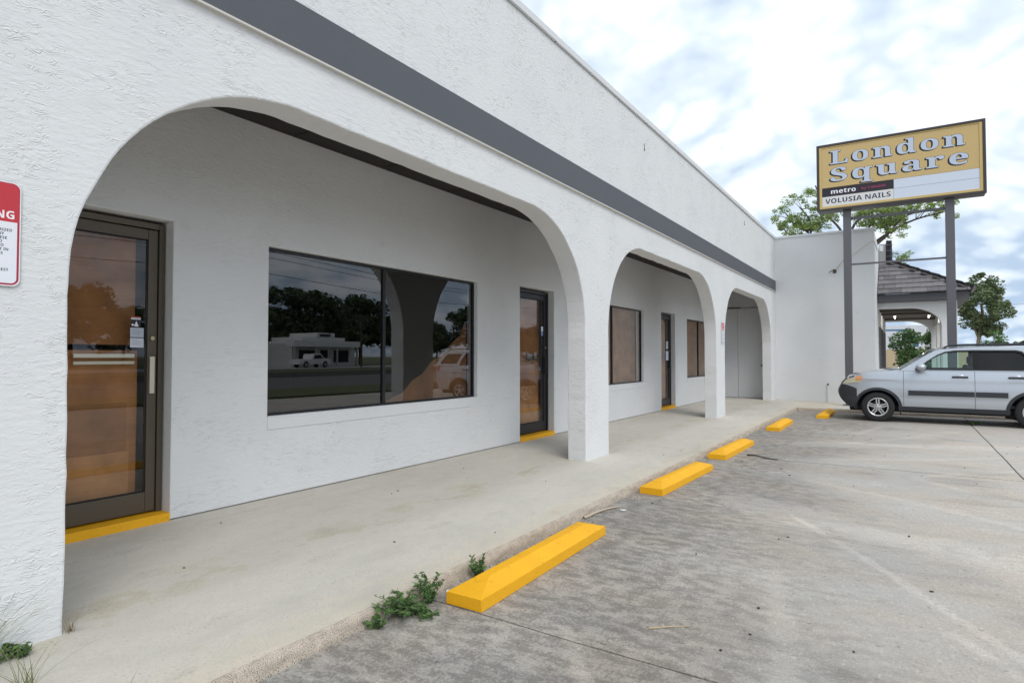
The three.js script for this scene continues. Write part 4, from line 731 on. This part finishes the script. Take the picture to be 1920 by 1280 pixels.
// white pickup across the road (seen mirrored in the shop window)
{
  const t = thing('white_pickup', 'white pickup parked before the low white shop across the road', 'truck', [55.8, 0.02, -52.6], Math.PI / 2 - 0.1);
  const body = poly([[-2.75, 0.5], [-2.7, 1.05], [-0.55, 1.08], [-0.35, 1.75], [0.9, 1.78], [1.5, 1.2], [2.55, 1.08], [2.75, 0.85], [2.75, 0.5], [2.2, 0.5], [2.15, 0.75], [1.9, 0.9], [1.6, 0.9], [1.35, 0.75], [1.3, 0.5], [-1.2, 0.5], [-1.25, 0.75], [-1.5, 0.9], [-1.8, 0.9], [-2.05, 0.75], [-2.1, 0.5]]);
  const g = new THREE.ExtrudeGeometry(body, { depth: 1.7, bevelEnabled: true, bevelSize: 0.06, bevelThickness: 0.08, bevelSegments: 3 }); g.translate(0, 0, -0.85); obj('body', boxUV(g), V.white, t);
  const sg = poly([[-0.38, 1.18], [-0.25, 1.66], [0.82, 1.68], [1.25, 1.2]]); for (const s of [1, -1]) { const q = new THREE.ExtrudeGeometry(sg, { depth: 0.01, bevelEnabled: false }); q.translate(0, 0, s * 0.935 - 0.005); obj('window', boxUV(q), V.black, t); }
  for (const x of [1.75, -1.65]) for (const s of [1, -1]) makeWheel(t, x, 0.38, s * 0.82, s, 0.38);
}
// low white shop over there
{
  const t = thing('far_shop', 'low white shop with stepped parapet across the road', 'building', [61, 0, -57.3], 0.0); t.scale.set(0.9, 0.92, 0.8);
  obj('wall', bx(-1.5, 8, 0, 3.6, -8, 6), std(L(0.62, 0.62, 0.60), 0.8), t);
  obj('canopy', bx(-3.4, -1.48, 3.1, 4.0, -7.4, 7.2), std(L(0.75, 0.75, 0.73), 0.8), t);
  obj('parapet', [bx(-1.6, 6, 3.62, 4.6, -5.5, 4.0), bx(-1.7, 5, 4.62, 5.3, -3.0, 1.0)], std(L(0.75, 0.75, 0.73), 0.8), t);
  obj('sign_board', bx(-1.78, -1.72, 4.7, 5.1, -2.0, 0.4), V.clad, t);
  for (const z of [-7, -2.3, 2.4, 6.8]) obj('column', bx(-3.3, -3.05, 0.02, 3.1, z, z + 0.22), std(L(0.5, 0.48, 0.42), 0.8), t);
  for (const [z0, z1] of [[-6.5, -3], [-1.6, 0], [1.2, 4.6]]) obj('window', bx(-1.53, -1.49, 0.7, 2.6, z0, z1), V.black, t);
}

// ------------------------------------------------------------------ plants
// many leaf-sized faces spread through clumps; each clump is a squashed ball of leaves
function leaves(clumps, opt) {
  const { size = 0.12, aspect = 2.2, droop = 0, vary = 0.35, shell = 0.35 } = opt, P = [], N = [], C = [], a = new THREE.Vector3(), b = new THREE.Vector3(), c = new THREE.Vector3(), q = new THREE.Quaternion(), e = new THREE.Euler();
  for (const [cx, cy, cz, r, n, sy = 0.75] of clumps) for (let i = 0; i < n; i++) {
    a.set(rr(-1, 1), rr(-1, 1), rr(-1, 1)); if (a.lengthSq() > 1) { i--; continue; }
    const len = a.length(); if (len < shell && rnd() < 0.6) { i--; continue; }
    const px = cx + a.x * r, py = cy + a.y * r * sy, pz = cz + a.z * r, s = size * rr(0.6, 1.3);
    e.set(rr(-1.2, 1.2) + droop, rr(0, 6.28), rr(-1.2, 1.2)); q.setFromEuler(e);
    const v = [[0, 0, -s / 2], [s / aspect / 2, s * 0.06, 0], [0, 0, s / 2], [-s / aspect / 2, s * 0.06, 0]].map(([x, y, z]) => b.set(x, y, z).applyQuaternion(q).clone());
    c.set(0, -1, 0).applyQuaternion(q);
    const k = 1 + rr(-vary, vary), w = rr(-0.12, 0.12);
    for (const m of [0, 1, 2, 0, 2, 3]) { P.push(px + v[m].x, py + v[m].y, pz + v[m].z); N.push(c.x, c.y, c.z); C.push(clamp(k * (1 + w), 0.2, 2), clamp(k, 0.2, 2), clamp(k * (1 - w), 0.2, 2)); }
  }
  const g = new THREE.BufferGeometry(); g.setAttribute('position', new THREE.Float32BufferAttribute(P, 3)); g.setAttribute('normal', new THREE.Float32BufferAttribute(N, 3)); g.setAttribute('color', new THREE.Float32BufferAttribute(C, 3));
  g.setAttribute('uv', new THREE.Float32BufferAttribute(new Float32Array(P.length / 3 * 2), 2)); return g;
}
// spreading pine-like tree behind the wing: limbs that fork to leafy tips
{
  const t = thing('sparse_tree', 'sparse light green tree with bare dark limbs behind the wing wall', 'tree', [-2.2, 0, -34]);
  const trunk = [limb([[0, 0, 0], [0.1, 2.5, 0], [-0.05, 5, 0.1], [0, 6.4, 0]], 0.30, 0.19, 9)], cl = [];
  const main = [[[-0.05, 6.0, 0], [-0.9, 7.0, 0.2], [-1.65, 7.6, 0.3], [-1.75, 8.4, 0.2], [-2.25, 9.2, 0]], [[-0.05, 5.6, 0], [-1.2, 6.8, -0.2], [-1.9, 7.9, -0.4], [-2.6, 8.5, -0.5], [-3.0, 9.1, -0.4]], [[0, 6.3, 0], [-0.4, 7.8, 0], [-0.95, 8.6, 0.2], [-1.5, 10.2, 0]], [[0, 6.3, 0], [0.2, 7.9, 0.3], [1.0, 8.5, 0.2], [1.7, 8.6, 0]], [[0, 6.1, 0], [0.9, 6.7, 0.2], [1.5, 7.2, 0.3], [2.3, 8.1, 0.2], [3.0, 8.3, 0]], [[0.05, 6.2, 0], [0.6, 7.4, -0.4], [0.95, 8.4, -0.6], [0.8, 9.6, -0.6]], [[0, 6.1, 0], [1.3, 7.3, -0.5], [2.6, 8.0, -0.5], [3.8, 8.2, -0.3]], [[0, 5.8, 0], [-1.0, 6.9, 0.4], [-2.3, 7.55, 0.5], [-2.9, 7.9, 0.4]], [[0, 4.6, 0], [0.9, 5.1, 0.3], [1.6, 5.5, 0.5], [2.05, 5.9, 0.6]]];
  const spread = [];
  for (const m of main) {
    trunk.push(limb(m, 0.085, 0.03, 6)); const cv = new THREE.CatmullRomCurve3(m.map((p) => new THREE.Vector3(...p)));
    for (let k = 0; k < (m[0][1] < 5 ? 4 : 12); k++) {
      const o = cv.getPointAt(rr(0.52, 1)), d = [o.x + rr(-0.75, 0.75), o.y + rr(-0.15, 0.75), o.z + rr(-0.9, 0.9)]; if (m[0][1] < 5) { d[0] = rr(1.75, 2.3); d[1] = rr(5.5, 6.3); } else if (d[0] > 0.2 && d[1] > 8.75) d[1] = rr(7.9, 8.7); else if (d[0] < 0.4 && d[0] > -1.2 && d[1] < 8.2) d[1] += 1;
      trunk.push(limb([[o.x, o.y, o.z], [(o.x + d[0]) / 2 + rr(-0.1, 0.1), (o.y + d[1]) / 2 + 0.08, (o.z + d[2]) / 2], d], 0.022, 0.008, 4)); spread.push(d);
    }
  }
  for (const d of spread) for (let k = 0; k < 4; k++) cl.push([d[0] + rr(-0.32, 0.32), d[1] + rr(-0.2, 0.28), d[2] + rr(-0.3, 0.3), rr(0.12, 0.27), 44, 0.75]);
  obj('trunk', trunk, M.bark, t); stuff(obj('crown', leaves(cl, { size: 0.13, aspect: 2.8, vary: 0.5, shell: 0.1 }), M.leafPine, t));
}
{
  const t = thing('rounded_tree', 'dense rounded dark green tree beyond the tiled roof eave', 'tree', [3.55, 0, -45]);
  obj('trunk', [limb([[0.1, 0, 0], [0.1, 1.6, 0], [0.15, 2.6, 0], [0.35, 3.6, 0], [0.3, 4.6, 0]], 0.14, 0.07), limb([[0.15, 2.5, 0], [-0.1, 3.3, 0.1], [-0.35, 4.2, 0]], 0.07, 0.03), limb([[0.2, 2.9, 0], [0.6, 3.6, 0.2], [0.9, 4.4, 0.1]], 0.06, 0.02)], std(L(0.34, 0.28, 0.20), 0.9), t);
  const cl = []; for (let i = 0; i < 84; i++) { const a = rr(0, 6.28), h = rr(-1, 1), R = Math.sqrt(1 - h * h) * Math.sqrt(rr(0.1, 1)); cl.push([0.35 + Math.cos(a) * R * 1.32 + (h < 0 ? 0.15 : 0), 4.55 + h * 1.65 + rr(-0.2, 0.2), Math.sin(a) * R * 1.2, rr(0.16, 0.5), 120, 0.85]); }
  stuff(obj('crown', leaves(cl, { size: 0.22, aspect: 2.8, vary: 0.55, shell: 0.1 }), M.leafOak, t));
}
const bush = (name, label, pos, list, mat, size, group) => {
  const t = thing(name, label, 'shrub', pos, 0, group), st = [];
  for (let k = 0; k < 9; k++) { const a = rr(0, 6.28), R = rr(0.2, 0.7); st.push(limb([[0, 0, 0], [Math.cos(a) * R * 0.5, list[0][1] * 0.5, Math.sin(a) * R * 0.5], [Math.cos(a) * R, list[0][1] * 1.0, Math.sin(a) * R]], 0.010, 0.004, 5)); }
  obj('stems', st, M.bark, t); stuff(obj('foliage', leaves(list, { size, aspect: 2.2, vary: 0.5, shell: 0.1 }), mat, t)); return t;
};
{
  const l = []; for (let k = 0; k < 34; k++) l.push([rr(-0.85, 0.95), rr(0.5, 2.75), rr(-0.5, 0.5), rr(0.24, 0.40), 150, 0.9]);
  bush('leafy_shrub', 'tall bright green shrub growing at the far end of the breezeway', [0.55, 0, -36], l, M.leafShrub, 0.16);
  const l5 = []; for (let k = 0; k < 22; k++) l5.push([rr(-0.55, 0.9), rr(0.3, 2.5), rr(-0.4, 0.4), rr(0.2, 0.36), 95, 0.9]);
  bush('leafy_shrub', 'looser green shrub in front of the white panel beyond the breezeway', [-0.05, 0, -38.5], l5, M.leafShrub, 0.15);
  const l2 = []; for (let k = 0; k < 5; k++) l2.push([rr(-0.25, 0.25), rr(2.1, 2.5), rr(-0.3, 0.3), 0.2, 60, 0.9]);
  bush('red_shrub', 'red leaved shrub tip behind the inner breezeway pillar', [1.55, 0, -35.6], [...l2, [0, 1.5, 0, 0.35, 80], [0, 0.9, 0, 0.35, 60]], M.leafRed, 0.14);
  const l3 = []; for (let k = 0; k < 8; k++) l3.push([rr(-0.5, 0.6), rr(1.2, 2.6), rr(-0.4, 0.4), rr(0.2, 0.35), 70, 0.8]);
  bush('young_tree', 'small feathery sapling under the dense rounded tree', [3.5, 0, -39], l3, M.leafShrub, 0.18);
}
// background beyond the breezeway
tag(obj('tan_wall', bx(-6, 5, -0.1, 2.0, -50.2, -50, 0.01), std(L(0.70, 0.54, 0.34), 0.9, { bumpMap: concreteBump, bumpScale: 0.004 })), 'low tan wall seen through the breezeway', 'wall');
{
  const b = thing('white_billboard', 'white panel with blue marks above the tan wall', 'billboard', [0.1, 0, -52]);
  obj('panel', bx(-1.6, 1.6, 2.05, 3.75, -0.06, 0, 0.01), std(L(0.78, 0.79, 0.83), 0.5), b); obj('blue_stripe', bx(-1.6, 0.3, 3.35, 3.47, 0.001, 0.006), std(L(0.08, 0.22, 0.42), 0.5), b);
  obj('blue_mark', [bx(-0.1, 0.35, 2.55, 3.05, 0.001, 0.006), bx(0.45, 0.75, 2.2, 2.95, 0.001, 0.006), bx(-0.5, -0.2, 2.3, 2.55, 0.001, 0.006)], std(L(0.05, 0.20, 0.40), 0.5), b);
  for (const x of [-1.3, 1.3]) obj('leg', bx(x - 0.06, x + 0.06, -0.1, 2.05, -0.18, -0.062), M.pole, b);
}
// far trees: three crowns reused
function bigTree(name, label, pos, h, r, mat, group, n = 30, leaf = 0.5, per = 90) {
  const t = thing(name, label, 'tree', pos, 0, group); obj('trunk', [limb([[0, 0, 0], [0.1, h * 0.35, 0], [0, h * 0.7, 0]], h * 0.03, h * 0.012), limb([[0, h * 0.35, 0], [r * 0.4, h * 0.6, 0.2]], h * 0.014, h * 0.006), limb([[0, h * 0.4, 0], [-r * 0.4, h * 0.62, -0.3]], h * 0.014, h * 0.006)], M.bark, t);
  const cl = []; for (let i = 0; i < n; i++) { const a = rr(0, 6.28), q = Math.sqrt(rnd()), y = rr(0.35, 1); const k = Math.sqrt(Math.max(0.12, 1 - ((y - 0.62) / 0.42) ** 2)); cl.push([Math.cos(a) * r * q * k, h * y * 0.93, Math.sin(a) * r * q * k, r * rr(0.2, 0.34), per, 0.8]); }
  stuff(obj('crown', leaves(cl, { size: leaf, aspect: 1.9, vary: 0.45, shell: 0.2 }), mat, t)); return t;
}
{
  const G = 'trees across the road';
  const p = [bigTree('roadside_tree', 'tall dark tree in the row across the road', [72, 0, -66], 13, 5.5, M.leafDark, G, 42, 0.7, 110), bigTree('roadside_tree', 'tall dark tree in the row across the road', [76, 0, -76], 11, 5, M.leafDark, G, 40, 0.7, 110), bigTree('roadside_tree', 'tall dark tree in the row across the road', [71, 0, -85], 10, 5, M.leafOak, G, 40, 0.7, 110)];
  for (let i = 0; i < 24; i++) { const z = -30 - i * 5.6 + rr(-2, 2), s = rr(0.75, 1.08); const c = copyOf(p[i % 3], [rr(72, 82), 0, z], rr(0, 6)); c.scale.setScalar(s); }
  const d = bigTree('distant_tree', 'small distant dark tree on the horizon beyond the car roof', [13.2, 0, -120], 4.3, 1.6, M.leafDark, 'distant trees on the horizon', 16, 0.4, 60);
  copyOf(d, [15.6, 0, -122], 2); copyOf(d, [19, 0, -118], 4); copyOf(d, [9.5, 0, -125], 1).scale.set(1.2, 0.75, 1.2); copyOf(d, [23, 0, -124], 3);
}
{
  const t = thing('power_line', 'thin overhead wires strung between wooden poles far behind', 'power line');
  const poles = [[-30, -62], [14, -60], [52, -58]]; for (const [x, z] of poles) { obj('pole', cyl(0.10, 0.14, 7.4, [x, 3.7, z], 10), M.bark, t); obj('crossarm', bx(x - 0.06, x + 0.06, 6.6, 6.75, z - 0.7, z + 0.7), M.bark, t); }
  for (let k = 0; k + 1 < poles.length; k++) for (const [dy, o] of [[5.5, 0]]) { const [a, b] = poles[k], [c, d] = poles[k + 1]; obj('wire', tube([[a, dy + 0.3, b + o], [(a + c) / 2, dy - 0.45, (b + d) / 2 + o], [c, dy + 0.3, d + o]], 0.012, 4, 24), V.black, t); }
  const u = thing('utility_pole', 'utility pole with wires standing beside the road', 'power line'); 
  const q = [[28.5, 12], [28.5, -26], [28.5, -66]]; for (const [x, z] of q) { obj('pole', cyl(0.12, 0.16, 9.5, [x, 4.75, z], 10), M.bark, u); obj('crossarm', bx(x - 1.1, x + 1.1, 8.8, 8.95, z - 0.06, z + 0.06), M.bark, u); }
  for (let k = 0; k < 2; k++) for (const [o, y] of [[-1, 9], [1, 9], [0, 7.6]]) obj('wire', tube([[q[k][0] + o, y, q[k][1]], [q[k][0] + o, y - 0.7, (q[k][1] + q[k + 1][1]) / 2], [q[k + 1][0] + o, y, q[k + 1][1]]], 0.018, 4, 24), V.black, u);
}
// ------------------------------------------------------------------ weeds, blades, litter
function weed(label, pos, n, reach, hgt) {
  const t = thing('kerb_weed', label, 'weed', pos, 0, 'weeds in the kerb joint'), st = [], cl = [];
  for (let k = 0; k < n; k++) {
    const a = rr(0, 6.28), R = reach * rr(0.3, 1), h = hgt * rr(0.35, 1), pts = [[0, 0, 0], [Math.cos(a) * R * 0.4, h * 0.6, Math.sin(a) * R * 0.4], [Math.cos(a) * R, h, Math.sin(a) * R]];
    st.push(limb(pts, 0.0022, 0.0012, 4)); const cv = new THREE.CatmullRomCurve3(pts.map((p) => new THREE.Vector3(...p)));
    for (let m = 0; m < 9; m++) { const o = cv.getPointAt(rr(0.15, 1)); cl.push([o.x, o.y, o.z, 0.018, 3, 1]); }
  }
  obj('stems', st, M.leafWeed, t); st.forEach((g) => { const c = new Float32Array(g.attributes.position.count * 3).fill(0.9); g.setAttribute('color', new THREE.BufferAttribute(c, 3)); });
  t.remove(t.children[0]); obj('stems', st, M.leafWeed, t); stuff(obj('foliage', leaves(cl, { size: 0.036, aspect: 2.6, vary: 0.4, shell: 0 }), M.leafWeed, t)); return t;
}
weed('large leafy weed at the end of the weedy wheel stop', [-2.47, 0, -2.62], 26, 0.19, 0.14);
weed('leafy weed sprawling against the kerb near the weedy wheel stop', [-2.45, 0, -2.84], 17, 0.13, 0.17);
weed('low creeping weed beside the weedy wheel stop corner', [-2.36, 0, -2.68], 14, 0.12, 0.05);
weed('small weed squeezed between kerb and the weedy wheel stop', [-2.45, 0, -3.33], 16, 0.07, 0.15);
weed('thin straggling weed in the kerb crack short of the weedy wheel stop', [-2.46, 0, -2.42], 9, 0.08, 0.06);
weed('tiny weed at the joint under the silver car', [1.24, 0, -16.6], 10, 0.22, 0.08);
weed('low creeping weed at the foot of the nearest pillar', [-3.45, walkY(-3.45), -1.12], 12, 0.10, 0.045);
weed('low creeping weed below the tall seeding grass at the pillar', [-3.47, WY, -0.98], 14, 0.10, 0.05);
function blades(label, pos, n, h, spread, flat, col) {
  const P = [], C = [];
  for (let k = 0; k < n; k++) {
    const a = rr(0, 6.28), L0 = h * rr(0.5, 1), b = rr(0.2, 1) * flat, ox = rr(-spread, spread), oz = rr(-spread, spread), w = rr(0.0012, 0.0026), N2 = 7, dx = Math.cos(a), dz = Math.sin(a), c = rr(0.7, 1.25);
    const at = (t) => [ox + dx * L0 * b * (t + t * t * 0.6), L0 * (t - t * t * 0.35 * b), oz + dz * L0 * b * (t + t * t * 0.6)];
    for (let i = 0; i < N2; i++) { const p = at(i / N2), q = at((i + 1) / N2), w0 = w * (1 - i / N2 * 0.8), w1 = w * (1 - (i + 1) / N2 * 0.85); const A = [p[0] - dz * w0, p[1], p[2] + dx * w0], B = [p[0] + dz * w0, p[1], p[2] - dx * w0], D = [q[0] - dz * w1, q[1], q[2] + dx * w1], E3 = [q[0] + dz * w1, q[1], q[2] - dx * w1]; P.push(...A, ...B, ...D, ...B, ...E3, ...D); for (let m = 0; m < 6; m++) C.push(c * 1.05, c, c * 0.9); }
  }
  const g = new THREE.BufferGeometry(); g.setAttribute('position', new THREE.Float32BufferAttribute(P, 3)); g.setAttribute('color', new THREE.Float32BufferAttribute(C, 3)); g.computeVertexNormals(); g.setAttribute('uv', new THREE.Float32BufferAttribute(new Float32Array(P.length / 3 * 2), 2));
  const o = obj('grass_tuft', g, col ?? M.blade); o.position.set(...pos); return tag(o, label, 'grass', 'grass tufts by the nearest pillar');
}
blades('tall thin seeding grass beside the nearest pillar', [-3.40, walkY(-3.4) - 0.002, -0.92], 120, 0.42, 0.07, 0.9);
blades('dry spreading grass on the walkway by the nearest pillar', [-3.08, walkY(-3.08), -1.02], 34, 0.22, 0.03, 1.0);
blades('dry spreading grass at the corner of the nearest pillar', [-3.50, WY, -1.34], 18, 0.13, 0.02, 1.1, leafMat(0.33, 0.26, 0.17, 0.2));
blades('few broad grass blades standing on the walkway edge', [-2.72, walkY(-2.72), -1.24], 7, 0.10, 0.03, 1.0, leafMat(0.12, 0.16, 0.06, 0.2));
tag(obj('twig', limb([[-2.02, 0.012, -9.62], [-1.9, 0.02, -9.58], [-1.75, 0.012, -9.5], [-1.55, 0.01, -9.42]], 0.012, 0.006, 6), M.bark), 'dark twig lying on the concrete beside a wheel stop', 'twig');
tag(obj('straw', limb([[-1.2, 0.006, -3.22], [-1.1, 0.01, -3.30], [-1.02, 0.006, -3.37]], 0.004, 0.002, 5), std(L(0.55, 0.42, 0.24), 0.9)), 'pale straw lying alone on the grey concrete', 'straw');
tag(obj('bark_strip', limb([[-2.50, 0.01, -5.05], [-2.47, 0.018, -5.35], [-2.40, 0.01, -5.65]], 0.014, 0.006, 5), std(L(0.52, 0.42, 0.32), 0.9)), 'pale bark strip lying along the kerb past the weedy stop', 'bark');
for (const [x, z, a, s, lab] of [[-2.42, -3.02, 0.6, 0.075, 'crumpled pale paper scrap between kerb and weedy wheel stop'], [-2.30, -5.5, 0.2, 0.05, 'small white paper scrap beside the bark strip'], [-2.44, -3.95, 1.2, 0.05, 'tiny white scrap caught behind the weedy wheel stop']]) {
  const g = new THREE.PlaneGeometry(s, s * 0.6, 5, 4); g.rotateX(-Math.PI / 2); const p = g.attributes.position; for (let i = 0; i < p.count; i++) p.setY(i, 0.012 + Math.abs(noise(p.getX(i) * 50 + x * 9, p.getZ(i) * 50)) * 0.02); g.computeVertexNormals(); const o = obj('paper_scrap', g, M.white); o.position.set(x, 0, z); o.rotation.y = a; tag(o, lab, 'litter');
}
{
  const P = [], bits = [];
  const add = (x, y, z, s) => { const g = new THREE.DodecahedronGeometry(s, 0); g.scale(rr(0.8, 1.6), rr(0.3, 0.6), rr(0.8, 1.4)); g.rotateY(rr(0, 6)); g.translate(x, y, z); bits.push(g); };
  for (let i = 0; i < 26; i++) { const x = rr(-5, -2.7); add(x, walkY(x) + 0.003, rr(-0.9, -16), rr(0.005, 0.010)); }
  for (let i = 0; i < 60; i++) add(rr(-2.3, 2.5), 0.004, rr(-2.2, -15), rr(0.005, 0.011));
  const o = obj('fallen_bits', bits, std(L(0.05, 0.042, 0.032), 1)); stuff(o); tag(o, 'scattered tiny dark leaf and bark bits on the concrete', 'debris');
  const gr = []; for (let i = 0; i < 420; i++) { const g = new THREE.DodecahedronGeometry(rr(0.003, 0.009), 0); g.scale(1, 0.6, 1); g.rotateY(rr(0, 6)); g.translate(-2.505 + Math.abs(rr(-0.5, 0.5)) ** 2 * 0.55, 0.004, rr(-0.8, -16)); gr.push(g); }
  const o2 = obj('kerb_gravel', gr, std(L(0.30, 0.26, 0.21), 1)); stuff(o2); tag(o2, 'fine gravel and grit gathered along the foot of the kerb', 'gravel');
}
renderer.render(scene, camera);
